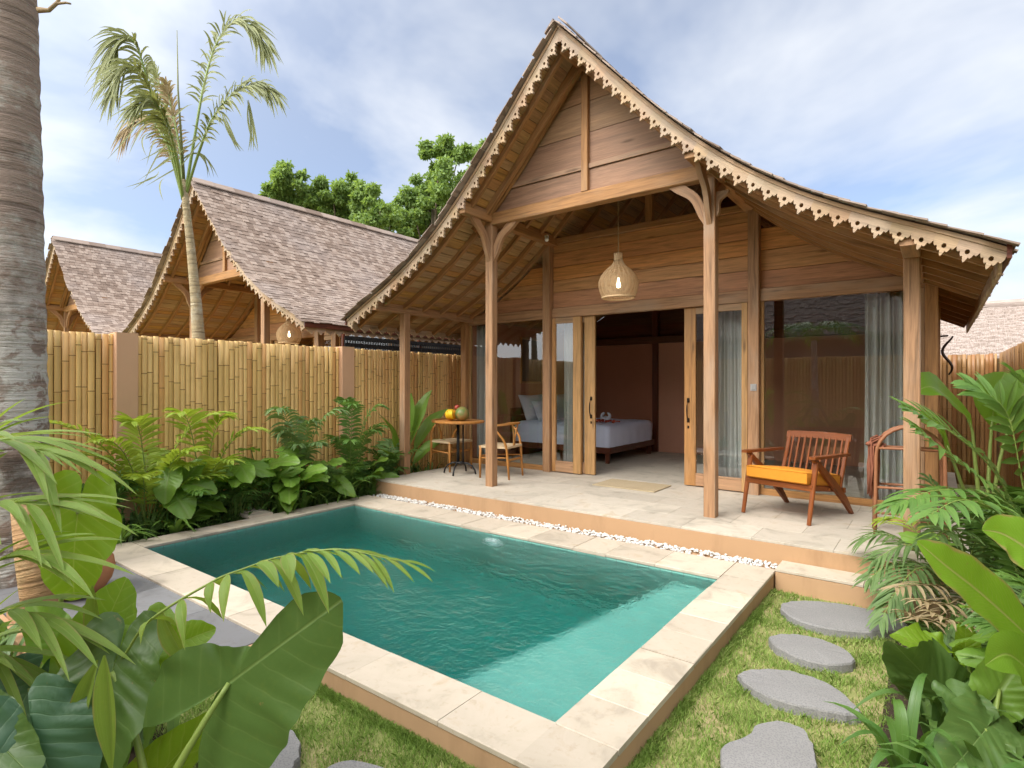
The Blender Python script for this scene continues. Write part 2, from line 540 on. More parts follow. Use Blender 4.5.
class MB:
    def __init__(self):
        self.v, self.f, self.uv, self.mi = [], [], [], []

    def face(self, pts, uv=None, mi=0):
        b = len(self.v)
        self.v += [tuple(p) for p in pts]
        self.f.append(tuple(range(b, b + len(pts))))
        self.uv.append(uv or [(0, 0)] * len(pts))
        self.mi.append(mi)

    def raw(self, verts, faces, uvs=None, mi=0):
        b = len(self.v)
        self.v += [tuple(p) for p in verts]
        for k, f in enumerate(faces):
            self.f.append(tuple(b + i for i in f))
            if uvs is None:
                self.uv.append([(0, 0)] * len(f))
            elif isinstance(uvs, dict):
                self.uv.append(uvs[k])
            else:
                self.uv.append([uvs[i] for i in f])
            self.mi.append(mi)

    def bar(self, p0, p1, w, h, up=(0, 0, 1), ch=.006, w1=None, h1=None, mi=0):
        p0, p1 = Vector(p0), Vector(p1)
        ax = p1 - p0
        L = ax.length
        ax.normalize()
        up = Vector(up)
        sd = ax.cross(up)
        if sd.length < 1e-4:
            sd = ax.cross(Vector((0, 1, 0)))
        sd.normalize()
        upv = sd.cross(ax)
        w1 = w if w1 is None else w1
        h1 = h if h1 is None else h1

        def prof(w, h, ch):
            a, b = w / 2, h / 2
            ch = min(ch, a * .9, b * .9)
            if ch <= 0:
                return [(-a, -b), (a, -b), (a, b), (-a, b)]
            return [(-a + ch, -b), (a - ch, -b), (a, -b + ch), (a, b - ch), (a - ch, b), (-a + ch, b), (-a, b - ch), (-a, -b + ch)]
        q0, q1 = prof(w, h, ch), prof(w1, h1, ch)
        n = len(q0)
        vs = [p0 + sd * a + upv * b for a, b in q0] + [p1 + sd * a + upv * b for a, b in q1]
        ru, rv = U(0, 50), U(0, 50)
        fs, us = [], {}
        per = 0
        for i in range(n):
            j = (i + 1) % n
            e = math.dist(q0[i], q0[j])
            us[len(fs)] = [(ru + L, rv + per), (ru + L, rv + per + e), (ru, rv + per + e), (ru, rv + per)]
            fs.append((n + i, n + j, j, i))
            per += e
        us[len(fs)] = [(ru + a * .3, rv + b) for a, b in q0]
        fs.append(tuple(range(n)))
        us[len(fs)] = [(ru + a * .3, rv + b) for a, b in reversed(q1)]
        fs.append(tuple(reversed(range(n, 2 * n))))
        self.raw(vs, fs, us, mi)

    def box(self, x0, x1, y0, y1, z0, z1, ch=.004, mi=0):
        cx, cy, cz = (x0 + x1) / 2, (y0 + y1) / 2, (z0 + z1) / 2
        dx, dy, dz = x1 - x0, y1 - y0, z1 - z0
        if dx >= dy and dx >= dz:
            self.bar((x0, cy, cz), (x1, cy, cz), dy, dz, (0, 0, 1), ch, mi=mi)
        elif dy >= dz:
            self.bar((cx, y0, cz), (cx, y1, cz), dx, dz, (0, 0, 1), ch, mi=mi)
        else:
            self.bar((cx, cy, z0), (cx, cy, z1), dx, dy, (0, 1, 0), ch, mi=mi)

    def tube(self, pts, r, n=8, cap=True, mi=0, flat=1.0):
        pts = [Vector(p) for p in pts]
        m = len(pts)
        rs = r if isinstance(r, (list, tuple)) else [r] * m
        vs, us = [], []
        ref = Vector((0.123, .37, .91))
        L = 0
        ru = U(0, 20)
        for i, p in enumerate(pts):
            t = (pts[min(i + 1, m - 1)] - pts[max(i - 1, 0)])
            if t.length < 1e-9:
                t = Vector((0, 0, 1))
            t.normalize()
            a = t.cross(ref)
            if a.length < .1:
                a = t.cross(Vector((1, 0, 0)))
            a.normalize()
            b = a.cross(t)
            ref = b.cross(a) if False else ref
            if i:
                L += (p - pts[i - 1]).length
            for k in range(n):
                an = 2 * PI * k / n
                vs.append(p + a * (math.cos(an) * rs[i]) + b * (math.sin(an) * rs[i] * flat))
                us.append((ru + L, k / n * 2 * PI * rs[i]))
        fs = []
        for i in range(m - 1):
            for k in range(n):
                k2 = (k + 1) % n
                fs.append(((i + 1) * n + k, (i + 1) * n + k2, i * n + k2, i * n + k))
        if cap:
            fs.append(tuple(range(n)))
            fs.append(tuple(reversed(range((m - 1) * n, m * n))))
        self.raw(vs, fs, us, mi)

    def lathe(self, prof, n=24, o=(0, 0, 0), mi=0):
        vs, us, fs = [], [], []
        for r, z in prof:
            for k in range(n):
                a = 2 * PI * k / n
                vs.append((o[0] + r * math.cos(a), o[1] + r * math.sin(a), o[2] + z))
                us.append((z, k / n))
        for i in range(len(prof) - 1):
            for k in range(n):
                k2 = (k + 1) % n
                fs.append((i * n + k, i * n + k2, (i + 1) * n + k2, (i + 1) * n + k))
        if prof[0][0] > 1e-4:
            fs.append(tuple(reversed(range(n))))
        if prof[-1][0] > 1e-4:
            fs.append(tuple(range((len(prof) - 1) * n, len(prof) * n)))
        self.raw(vs, fs, us, mi)

    def prism(self, pts, thick, mi=0):
        """flat outline (3D points) thickened by a vector"""
        th = Vector(thick)
        pts = [Vector(p) for p in pts]
        n = len(pts)
        tri = tessellate_polygon([pts])
        ru, rv = U(0, 30), U(0, 30)
        ex = (pts[1] - pts[0]).normalized()
        nn = th.normalized()
        ey = nn.cross(ex)
        us = [(ru + (p - pts[0]).dot(ex), rv + (p - pts[0]).dot(ey)) for p in pts] * 2
        vs = pts + [p + th for p in pts]
        fs = [tuple(t) for t in tri] + [tuple(n + i for i in reversed(t)) for t in tri]
        for i in range(n):
            j = (i + 1) % n
            fs.append((i, j, n + j, n + i))
        self.raw(vs, fs, us, mi)

    def ribbon(self, A, B, thick, mi=0):
        th = Vector(thick)
        A, B = [Vector(p) for p in A], [Vector(p) for p in B]
        n = len(A)
        vs = A + B + [p + th for p in A] + [p + th for p in B]
        ru, rv = U(0, 30), U(0, 30)
        us, L = [], 0
        for i in range(n):
            if i:
                L += (A[i] - A[i - 1]).length
            us.append((ru + L, rv))
        us = us + [(u, v + (B[i] - A[i]).length) for i, (u, v) in enumerate(us)]
        us = us + [(u, v + .03) for u, v in us]
        fs = []
        for i in range(n - 1):
            fs += [(i, i + 1, n + i + 1, n + i), (2 * n + i, 3 * n + i, 3 * n + i + 1, 2 * n + i + 1),
                   (i, 2 * n + i, 2 * n + i + 1, i + 1), (n + i, n + i + 1, 3 * n + i + 1, 3 * n + i)]
        fs += [(0, n, 3 * n, 2 * n), (n - 1, 3 * n - 1, 4 * n - 1, 2 * n - 1)]
        self.raw(vs, fs, us, mi)

    def build(self, name, mats, parent=None, smooth=False, loc=None):
        me = bpy.data.meshes.new(name)
        me.from_pydata(self.v, [], self.f)
        uvl = me.uv_layers.new(name='UVMap')
        flat = np.array([c for f in self.uv for uv in f for c in uv], dtype=np.float32)
        uvl.data.foreach_set('uv', flat)
        if not isinstance(mats, (list, tuple)):
            mats = [mats]
        for m in mats:
            me.materials.append(m)
        if len(mats) > 1:
            me.polygons.foreach_set('material_index', np.array(self.mi, dtype=np.int32))
        if smooth:
            me.polygons.foreach_set('use_smooth', np.ones(len(self.f), dtype=bool))
        me.update()
        o = bpy.data.objects.new(name, me)
        C.objects.link(o)
        if parent is not None:
            o.parent = parent
        if loc is not None:
            o.location = loc
        return o


def tag(o, label=None, cat=None, group=None, kind=None):
    if label:
        o['label'] = label
    if cat:
        o['category'] = cat
    if group:
        o['group'] = group
    if kind:
        o['kind'] = kind
    return o


def thing(name, label, cat, loc=(0, 0, 0), rz=0, group=None):
    o = bpy.data.objects.new(name, None)
    o.empty_display_size = .2
    C.objects.link(o)
    o.location = loc
    o.rotation_euler = (0, 0, rz)
    return tag(o, label, cat, group)


def children(o):
    return [c for c in bpy.data.objects if c.parent is o]


def copy_tree(o, parent=None, skip=()):
    kids = {}
    for c in bpy.data.objects:
        if c.parent:
            kids.setdefault(c.parent, []).append(c)

    def rec(a, par):
        b = a.copy()
        C.objects.link(b)
        b.parent = par
        for k in kids.get(a, []):
            if k.name.split('.')[0] not in skip:
                rec(k, b)
        return b
    return rec(o, parent)

# ------------------------------------------------------------------ the villa (local frame: x from the ridge, y from the barge board)
_dx = np.array([0, .6, .98, 1.36, 1.925, 2.435, 2.885, 3.28, 3.62])
_dz = np.array([5.36, 4.71, 4.28, 3.89, 3.40, 3.075, 2.83, 2.634, 2.478])
_pf = np.polyfit(_dx, _dz - .045, 4)


def roofz(x):
    return float(np.polyval(_pf, abs(x)))


def roofn(x):
    """unit normal and tangent (towards the eave) of the right slope"""
    k = float(np.polyval(np.polyder(_pf), abs(x)))
    t = Vector((1, 0, k)).normalized()
    return Vector((-t.z, 0, t.x)), t


RW = 3.62
_xs = np.linspace(0, RW, 400)
_zs = np.array([roofz(x) for x in _xs])
_arc = np.concatenate([[0], np.cumsum(np.hypot(np.diff(_xs), np.diff(_zs)))])
ARC = _arc[-1]


def x_at(s):
    return float(np.interp(s, _arc, _xs))


def rp(s, y, off, side):
    x = x_at(min(max(s, 0), ARC))
    n, t = roofn(x)
    p = Vector((x, y, roofz(x))) + n * off
    if s > ARC:
        p += t * (s - ARC)
    p.x *= side
    return p


RY0, RY1 = -.02, 5.72
FLOOR = .178


def make_villa():
    V = thing('teak_villa', 'large open fronted teak villa with carved barge boards facing the swimming pool', 'villa', (-3.22, 5.10, 0))
    # ---- roof: deck, shingles
    m = MB()
    ss = np.linspace(0, ARC, 22)
    for sd in (-1, 1):
        for a, b in zip(ss[:-1], ss[1:]):
            q = [rp(a, .034, -.05, sd), rp(b, .034, -.05, sd), rp(b, RY1, -.05, sd), rp(a, RY1, -.05, sd)]
            q2 = [rp(a, .034, -.004, sd), rp(b, .034, -.004, sd), rp(b, RY1, -.004, sd), rp(a, RY1, -.004, sd)]
            m.raw(q + q2, [(0, 1, 2, 3), (7, 6, 5, 4), (0, 4, 5, 1), (1, 5, 6, 2), (2, 6, 7, 3), (3, 7, 4, 0)],
                  [(0, 0), (.2, 0), (.2, 5), (0, 5)] * 2, 1)
    exp = .108
    rows = int(ARC / exp) + 1
    for sd in (-1, 1):
        for i in range(rows):
            s0 = ARC + .03 - i * exp
            y = RY0 - .03 - U(0, .06)
            while y < RY1 + .02:
                w = U(.085, .135)
                sl = s0 + U(-.012, .012)
                up = max(sl - .2, 0)
                if sl - up < .05:
                    y += w
                    continue
                hi = .020 + U(-.003, .007)
                ya, yb = y + .003, y + w - .003
                lo, hu = [rp(sl, ya, hi - .013, sd), rp(sl, yb, hi - .013 + U(-.003, .003), sd)], [rp(up, yb, .003, sd), rp(up, ya, .003, sd)]
                lt, ht = [rp(sl, ya, hi, sd), rp(sl, yb, hi + U(-.003, .003), sd)], [rp(up, yb, .010, sd), rp(up, ya, .010, sd)]
                vs = lo + hu + lt + ht
                ru = U(0, 40)
                us = [(ru, 0), (ru, w), (ru + .2, w), (ru + .2, 0)] * 2
                m.raw(vs, [(4, 5, 6, 7), (0, 1, 5, 4), (1, 2, 6, 5), (3, 0, 4, 7), (3, 2, 1, 0)], us, 0)
                y += w
    roof = m.build('roof', [M['shingle'], M['deck']], V)
    m = MB()
    for sd in (-1, 1):
        y = RY0 - .04
        while y < RY1:
            L = U(.38, .46)
            a, b = rp(.0, y, .045, sd), rp(.0, y + L, .052, sd)
            c, d = rp(.15, y + L, .052, sd), rp(.15, y, .047, sd)
            th = Vector((0, 0, .02))
            m.raw([a, b, c, d, a + th, b + th, c + th, d + th],
                  [(4, 5, 6, 7), (0, 1, 5, 4), (1, 2, 6, 5), (2, 3, 7, 6), (3, 0, 4, 7), (3, 2, 1, 0)],
                  [(0, 0), (L, 0), (L, .15), (0, .15)] * 2)
            y += L - .01
    m.build('ridge_cap', M['shingle'], roof)
    # ---- ceiling boards and rafters
    m = MB()
    s = .02
    while s < ARC - .02:
        w = min(U(.10, .15), ARC - s)
        for sd in (-1, 1):
            p = rp(s + w / 2, .036, -.064, sd)
            q = rp(s + w / 2, RY1 - .03, -.064, sd)
            n, t = roofn(x_at(s + w / 2))
            n.x *= sd
            m.bar(p, q, w - .005, .016, n, .002)
        s += w
    m.build('ceiling_board', M['ceil'], V)
    for y in [.17, .55, .93, 1.31, 1.69, 2.02, 2.6, 3.2, 3.8, 4.4, 5.0, 5.5]:
        for sd in (-1, 1):
            m = MB()
            sv = np.linspace(.12, ARC - .03, 14)
            A = [rp(a, y - .024, -.074, sd) for a in sv]
            B = [rp(a, y - .024, -.138, sd) for a in sv]
            m.ribbon(A, B, (0, .048, 0))
            m.build('rafter', M['beam'], V)
    # ---- carved barge boards: a band with a fretted lower edge and pierced holes
    for sd in (-1, 1):
        m = MB()
        per = ARC / 32
        def P(s, t, y):
            x = x_at(min(max(s, 0), ARC))
            n, tt = roofn(x)
            # the teeth hang half way between square to the slope and plumb
            d = (n * 1.0 + Vector((0, 0, .25))).normalized()
            p = Vector((x, y, roofz(x))) + n * -.006 - d * t
            if p.x < .0:
                p.x = 0
            p.x *= sd
            return p
        half = [(0, .085), (.05, .103), (.10, .114), (.15, .113), (.19, .107), (.22, .115), (.25, .130), (.30, .141), (.35, .140),
                (.38, .134), (.41, .150), (.45, .168), (.5, .176)]
        lower = half + [(1 - u, t) for u, t in reversed(half[:-1])]
        for k in range(32):
            s0 = k * per
            out = [(0, 0), (.25, 0), (.5, 0), (.75, 0), (1, 0)] + list(reversed(lower))
            hole = [(.5 + .11 * math.cos(-a) * 1.0, .102 + .018 * math.sin(-a)) for a in np.linspace(0, 2 * PI, 9)[:-1]]
            o2 = [Vector((u * per, t, 0)) for u, t in out]
            h2 = [Vector((u * per, t, 0)) for u, t in hole]
            tri = tessellate_polygon([o2, h2])
            allp = o2 + h2
            n = len(allp)
            ru, rv = U(0, .02) + k * per, 3 * sd
            vs = [P(s0 + p.x, p.y, 0) for p in allp] + [P(s0 + p.x, p.y, .032) for p in allp]
            us = [(ru + p.x, rv + p.y) for p in allp] * 2
            fs = [tuple(t) for t in tri] + [tuple(n + i for i in reversed(t)) for t in tri]
            no = len(o2)
            for i in range(no):
                j = (i + 1) % no
                fs.append((i, j, n + j, n + i))
            for i in range(len(h2)):
                j = (i + 1) % len(h2)
                fs.append((no + i, no + j, n + no + j, n + no + i))
            m.raw(vs, fs, us)
        bb = m.build('barge_board', M['barge'], V)
        # plain bead along the top of the carved board
        m = MB()
        sv = np.linspace(0.0, ARC, 26)
        A = [P(a, .002, -.012) for a in sv]
        B = [P(a, .030, -.012) for a in sv]
        m.ribbon(A, B, (0, .010, 0))
        m.build('moulding', M['barge'], bb)
        # eave fascia with scallops
        m = MB()
        n0 = 34
        L = (RY1 - RY0 - .1) / n0
        xx = RW - .045
        zt = roofz(xx) - .075
        for k in range(n0):
            y0 = RY0 + .06 + k * L
            out = [(0, 0), (1, 0), (1, .05), (.86, .085), (.72, .08), (.62, .11), (.5, .125), (.38, .11), (.28, .08), (.14, .085), (0, .05)]
            m.prism([((xx) * sd, y0 + u * L, zt - t) for u, t in out], (-.02 * sd, 0, 0))
        m.build('eave_fascia', M['barge'], V)
        # eave edge board
        m = MB()
        p0, p1 = rp(ARC - .02, RY0, -.03, sd), rp(ARC - .02, RY1, -.03, sd)
        m.bar(p0 + Vector((.02 * sd, 0, -.01)), p1 + Vector((.02 * sd, 0, -.01)), .028, .10, (0, 0, 1), .004)
        m.build('eave_board', M['darkw'], V)
    # ---- posts
    PW = .115
    YT = .61
    for x in (-3.05, 3.05):
        m = MB()
        m.bar((x, YT, FLOOR), (x, YT, 2.53), PW, PW, (0, 1, 0), .007)
        m.build('porch_post', M['post'], V)
    for x in (-1.41, 1.41):
        m = MB()
        m.bar((x, YT, FLOOR), (x, YT, 3.585), PW, PW, (0, 1, 0), .007)
        m.build('porch_post', M['post'], V)
    # ---- brackets: wavy cut braces on the tall posts
    def bracket(x, y, z, dirv, L=.38, H=.46, th=.05):
        d = Vector(dirv)
        A, B = [], []
        for i in range(13):
            u = i / 12
            a = L * (1 - u) ** 1.25
            b = H * u ** 1.25
            wob = .016 * math.sin(u * 3 * PI)
            wd = .125 - .025 * math.sin(u * PI) + .012 * math.cos(u * 4 * PI)
            nn = Vector((H, L)).normalized()
            # outer (away from the corner) and inner edges
            pa = (a + nn.x * wob, b + nn.y * wob)
            pb = (max(a - nn.x * wd, 0.0), max(b - nn.y * wd, 0.0))
            A.append(Vector((x, y, z)) + d * pa[0] + Vector((0, 0, -pa[1])))
            B.append(Vector((x, y, z)) + d * pb[0] + Vector((0, 0, -pb[1])))
        side = d.cross(Vector((0, 0, 1)))
        m = MB()
        m.ribbon([p - side * th / 2 for p in A], [p - side * th / 2 for p in B], side * th)
        return m.build('bracket', M['post'], V)
    for x in (-1.41, 1.41):
        i = -1 if x > 0 else 1
        bracket(x + i * PW / 2, YT, 3.545, (i, 0, 0))
        bracket(x, YT - PW / 2, 3.578, (0, -1, 0), .36, .5)
        bracket(x, YT + PW / 2, 3.578, (0, 1, 0), .36, .44)
        bracket(x - i * PW / 2, YT, 3.40, (-i, 0, 0), .12, .24)
    # ---- beams
    m = MB()
    m.bar((-1.56, YT, 3.62), (1.56, YT, 3.62), .125, .155, ch=.008)
    m.build('tie_beam', M['beam'], V)
    for x in (-1.41, 1.41):
        m = MB()
        m.bar((x, .03, 3.645), (x, 2.3, 3.645), .115, .135, ch=.006)
        m.build('purlin', M['beam'], V)
    for x in (-3.05, 3.05):
        m = MB()
        m.bar((x, .03, 2.588), (x, 2.34, 2.588), .12, .115, ch=.006)
        m.build('purlin', M['post'], V)
    for sd in (-1, 1):
        m = MB()
        m.bar((sd * .02, .48, 5.14), (sd * 1.60, .48, 3.50), .07, .15, (0, 0, 1), .006)
        m.build('principal_rafter', M['beam'], V)
    m = MB()
    m.bar((0, -.0 + .1, 5.14), (0, RY1 - .1, 5.14), .10, .14, ch=.006)
    m.build('ridge_beam', M['beam'], V)
    # ---- front gable panel
    def xlim(z, off=.10):
        return float(np.interp(z + off * 1.45, _zs[::-1], _xs[::-1]))
    def plank_rows(m, y, z0, z1, hs, th, x0=-9, x1=9, off=.10, gap=.0035):
        z = z0
        while z < z1 - .01:
            h = min(U(*hs), z1 - z)
            if z1 - (z + h) < hs[0] * .5:
                h = z1 - z
            a, b = z + gap, z + h - gap
            la, lb = xlim(a, off), xlim(b, off)
            xa0, xb0, xa1, xb1 = max(x0, -la), max(x0, -lb), min(x1, la), min(x1, lb)
            if xa1 - xa0 > .02 and xb1 - xb0 > .005:
                yy = y + U(-.0012, .0012)
                m.prism([(xa0, yy, a), (xa1, yy, a), (xb1, yy, b), (xb0, yy, b)], (0, th, 0))
            z += h
    m = MB()
    plank_rows(m, YT - .012, 3.70, 3.955, (.25, .26), .03)
    m.build('gable_panel', M['gable'], V)
    m = MB()
    plank_rows(m, YT - .012, 4.02, 5.2, (.27, .42), .03)
    m.build('gable_panel', M['gable'], V)
    m = MB()
    plank_rows(m, YT - .035, 3.957, 4.018, (.06, .07), .07)
    m.build('gable_rail', M['beam'], V)
    m = MB()
    m.bar((0, YT - .03, 3.70), (0, YT - .03, 5.12), .085, .07, (0, 1, 0), .006)
    m.build('king_post', M['beam'], V)
    # ---- front wall of the room
    YW = 2.13
    for x in (-3.17, -1.50, 1.46, 3.17):
        m = MB()
        top = roofz(x) - .13 if abs(x) > 2 else 3.575
        m.bar((x, YW - .05, FLOOR), (x, YW - .05, top), .125 if abs(x) < 2 else .11, .12, (0, 1, 0), .006)
        m.build('wall_post', M['post'] if abs(x) < 2 else M['beam'], V)
    for a, b in ((-3.11, -1.565), (-1.435, 1.395), (1.525, 3.11)):
        m = MB()
        m.bar((a, YW, 2.565), (b, YW, 2.565), .09, .15, ch=.006)
        m.build('lintel', M['post'], V)
    for a, b in ((-3.11, -1.565), (-1.435, 1.395), (1.525, 3.11)):
        m = MB()
        if a == -1.435:
            plank_rows(m, YW, 2.645, 3.60, (.18, .27), .03, a, b)
        else:
            plank_rows(m, YW, 2.645, 3.66, (.18, .27), .03, a, b)
        m.build('wall_panel', M['plank'], V)
    m = MB()
    m.bar((-1.435, YW, 3.645), (1.395, YW, 3.645), .09, .085, ch=.006)
    m.build('rail', M['beam'], V)
    m = MB()
    m.bar((.10, YW + .02, 3.69), (.10, YW + .02, 5.05), .10, .09, (0, 1, 0), .006)
    m.build('stub_post', M['beam'], V)
    m = MB()
    m.bar((-1.4, YW + 1.2, 3.60), (1.4, YW + 1.2, 3.60), .12, .14, ch=.006)
    m.build('tie_beam', M['darkw'], V)
    # ---- windows and doors
    for a, b in ((-3.112, -1.564), (1.524, 3.112)):
        m = MB()
        m.box(a, b, YW - .035, YW + .035, FLOOR, FLOOR + .075)
        m.box(a, a + .035, YW - .025, YW + .025, FLOOR + .078, 2.487)
        m.box(b - .035, b, YW - .025, YW + .025, FLOOR + .078, 2.487)
        w = m.build('window', M['door'], V)
        g = MB()
        g.box(a + .037, b - .037, YW - .004, YW + .004, FLOOR + .078, 2.487, 0)
        g.build('pane', M['glass'], w)
    def leaf(x0, x1, y, lw, rw, handle=None):
        m = MB()
        m.box(x0, x0 + lw, y - .022, y + .022, FLOOR + .012, 2.484)
        m.box(x1 - rw, x1, y - .022, y + .022, FLOOR + .012, 2.484)
        m.box(x0 + lw, x1 - rw, y - .02, y + .02, 2.40, 2.482)
        m.box(x0 + lw, x1 - rw, y - .02, y + .02, FLOOR + .014, FLOOR + .15)
        m.box(x0 + lw, x1 - rw, y - .024, y + .024, FLOOR + .15, FLOOR + .175)
        d = m.build('door', M['door'], V)
        g = MB()
        g.box(x0 + lw, x1 - rw, y - .004, y + .004, FLOOR + .175, 2.40, 0)
        g.build('pane', M['glass'], d)
        if handle:
            h = MB()
            hx, z = handle, 1.16
            pts = [(hx, y - .022, z - .13), (hx, y - .05, z - .12), (hx, y - .07, z - .06), (hx, y - .072, z), (hx, y - .07, z + .06), (hx, y - .05, z + .12), (hx, y - .022, z + .13)]
            h.tube(pts, [.008, .009, .008, .010, .008, .009, .008], 8)
            for zz in (z - .13, z + .13):
                h.box(hx - .018, hx + .018, y - .028, y - .0225, zz - .028, zz + .028, .004)
            h.box(hx - .012, hx + .012, y - .028, y - .0225, z - .235, z - .20, .004)
            h.build('handle', M['brass'], d)
    leaf(-1.425, -.925, YW - .045, .07, .13)
    leaf(-1.05, -.735, YW + .03, .11, .17, -.79)
    leaf(.865, 1.385, YW - .045, .13, .07)
    leaf(.58, .99, YW + .03, .15, .11, .635)
    # ---- light switch on the right hand door post
    m = MB()
    m.box(1.43, 1.50, YW - .12, YW - .112, 1.42, 1.50, .003)
    m.box(1.443, 1.462, YW - .126, YW - .121, 1.435, 1.485, .002)
    m.box(1.468, 1.487, YW - .126, YW - .121, 1.435, 1.485, .002)
    m.build('light_switch', M['plastic'], V)
    # ---- side and back walls
    for sd in (-1, 1):
        m = MB()
        m.box(min(sd * 3.10, sd * 3.14), max(sd * 3.10, sd * 3.14), YW + .06, 5.5, FLOOR, 2.58, 0)
        m.build('inner_wall', M['redwall'], V)
        m = MB()
        z = FLOOR - .15
        while z < 2.5:
            h = U(.18, .25)
            m.box(min(sd * 3.145, sd * 3.175), max(sd * 3.145, sd * 3.175), YW + .07, 5.55, z + .002, min(z + h - .002, 2.6), .003)
            z += h
        m.build('side_wall', M['plank'], V)
        for y in (3.3, 4.5, 5.5):
            m = MB()
            m.bar((sd * 3.19, y, FLOOR - .2), (sd * 3.19, y, 2.56), .11, .11, (0, 1, 0), .006)
            m.build('wall_post', M['beam'], V)
    m = MB()
    m.box(-3.1, -1.25, 5.50, 5.54, FLOOR, 2.42, 0)
    m.build('inner_wall', M['redwall'], V)
    m = MB()
    m.box(-1.15, 3.1, 5.47, 5.51, FLOOR, 2.30, 0)
    m.build('inner_wall', M['redwall2'], V)
    m = MB()
    m.bar((-1.2, 5.47, FLOOR), (-1.2, 5.47, 3.4), .11, .11, (0, 1, 0), .006)
    m.bar((-3.1, 5.45, 2.36), (3.1, 5.45, 2.36), .10, .13, ch=.006)
    m.build('inner_post', M['darkw'], V)
    m = MB()
    plank_rows(m, 5.56, FLOOR - .2, 5.2, (.2, .3), .03, -3.14, 3.14, gap=-.002)
    m.build('back_wall', M['darkw'], V)
    # ---- terrace
    m = MB()
    m.box(-3.02, 3.42, .035, 5.6, -.3, FLOOR - .022, .004)
    m.build('terrace_plinth', M['stucco'], V)
    m = MB()
    ty = .034
    for row in range(14):
        h = .42
        tx = -3.022 - (.3 if row % 2 else 0)
        while tx < 3.42:
            w = .62
            x0, x1 = max(tx, -3.022), min(tx + w, 3.422)
            if x1 - x0 > .02:
                m.box(x0 + .0015, x1 - .0015, ty + .0015, min(ty + h, 5.6) - .0015, FLOOR - .0215, FLOOR, .0015)
            tx += w
        ty += h
        if ty > 5.55:
            break
    m.build('terrace_floor', M['trav2'], V)
    m = MB()
    m.box(2.185, 3.42, -.23, .033, -.3, .005, .006)
    st = m.build('step', M['kerb'], V)
    m = MB()
    x = 2.183
    while x < 3.4:
        m.box(x + .0015, x + .6, -.233, .0325, .006, .028, .002)
        x += .603
    m.build('tread', M['trav'], st)
    # ---- scroll bracket at the right hand side wall
    m = MB()
    pts = []
    for i in range(26):
        u = i / 25
        pts.append((3.25 + .06 + .055 * math.sin(u * 2.2 * PI + .4) + .02 * u, 4.2, 1.62 + .5 * u))
    m.tube(pts, [.010 + .008 * math.sin(i / 25 * PI) for i in range(26)], 8)
    m.tube([(3.2, 4.2, 2.12), (3.33, 4.2, 2.13)], .012, 8)
    m.build('scroll_bracket', M['brass'], V, True)
    return V


villa = make_villa()
SKIP = ('light_switch', 'scroll_bracket', 'step', 'terrace_floor')
for (x, y, lab) in ((-11.15, 4.9, 'neighbouring teak house behind the thin palm, its grey shingle slope in full view'),
                    (-18.45, 4.65, 'second teak house beyond the bamboo fence, smaller gable right of the thick palm trunk'),
                    (-25.9, 4.5, 'farthest teak house, only a sliver of shingle roof beside the thick trunk')):
    h = copy_tree(villa, None, SKIP)
    h.name = 'teak_house'
    h.location = (x, y, 0)
    h['label'] = lab
    h['category'] = 'house'
    h['group'] = 'teak houses beyond the fence'

# ------------------------------------------------------------------ the setting
PX0, PX1, PY0, PY1 = -5.86, -1.345, 2.115, 4.50       # pool, inside the coping
CX0, CX1, CY0, CY1 = -6.14, -1.045, 1.815, 4.94       # outside of the coping
GZ = -.145


def struct(m, name, mat, smooth=False):
    return tag(m.build(name, mat, None, smooth), kind='structure')


# ground: one sheet with a hole for the pool basin
m = MB()
m_out = [(-900, -900), (900, -900), (900, 900), (-900, 900)]
hx0, hx1, hy0, hy1 = PX0 - .1, PX1 + .1, PY0 - .1, PY1 + .1
for a, b, c_, d in ((-900, 900, -900, hy0), (-900, 900, hy1, 900), (-900, hx0, hy0, hy1), (hx1, 900, hy0, hy1)):
    m.face([(a, c_, GZ), (b, c_, GZ), (b, d, GZ), (a, d, GZ)])
struct(m, 'ground', M['ground'])
# soil of the planting beds
m = MB()
def soil_patch(m, x0, x1, y0, y1, z=GZ + .004, hump=.05, n=14):
    vs, fs = [], []
    for i in range(n + 1):
        for j in range(n + 1):
            u, v = i / n, j / n
            e = min(u, 1 - u, v, 1 - v) * 6
            vs.append((x0 + (x1 - x0) * u, y0 + (y1 - y0) * v, z + min(1, e) * (hump + U(-.02, .02)) if 0 < i < n and 0 < j < n else z))
    for i in range(n):
        for j in range(n):
            a = i * (n + 1) + j
            fs.append((a, a + n + 1, a + n + 2, a + 1))
    m.raw(vs, fs)
soil_patch(m, -6.86, CX0 - .002, 1.2, 7.0)
soil_patch(m, -.22, .74, 1.9, 4.82)
soil_patch(m, .21, .74, 4.9, 9.0)
soil_patch(m, -4.6, -1.9, -.4, 1.17)
struct(m, 'garden_soil', M['soil'], True)
# grey paving beside the near left corner of the pool
m = MB()
y = CY0 - .004
for row in range(2):
    y1 = y - .42
    x = -6.8
    while x < -3.2:
        w = .72
        m.box(x + .002, min(x + w, -3.2) - .002, y1 + .002, y - .002, GZ - .05, -.012, .004)
        x += w
    y = y1
struct(m, 'paving', M['grey_pave'])
m = MB()
m.box(-6.8, -3.196, y - .06, y - .002, GZ - .05, -.02, .004)
m.box(-3.196, -3.13, y - .06, CY0 - .004, GZ - .05, -.016, .004)
struct(m, 'paving_edge', M['kerb'])

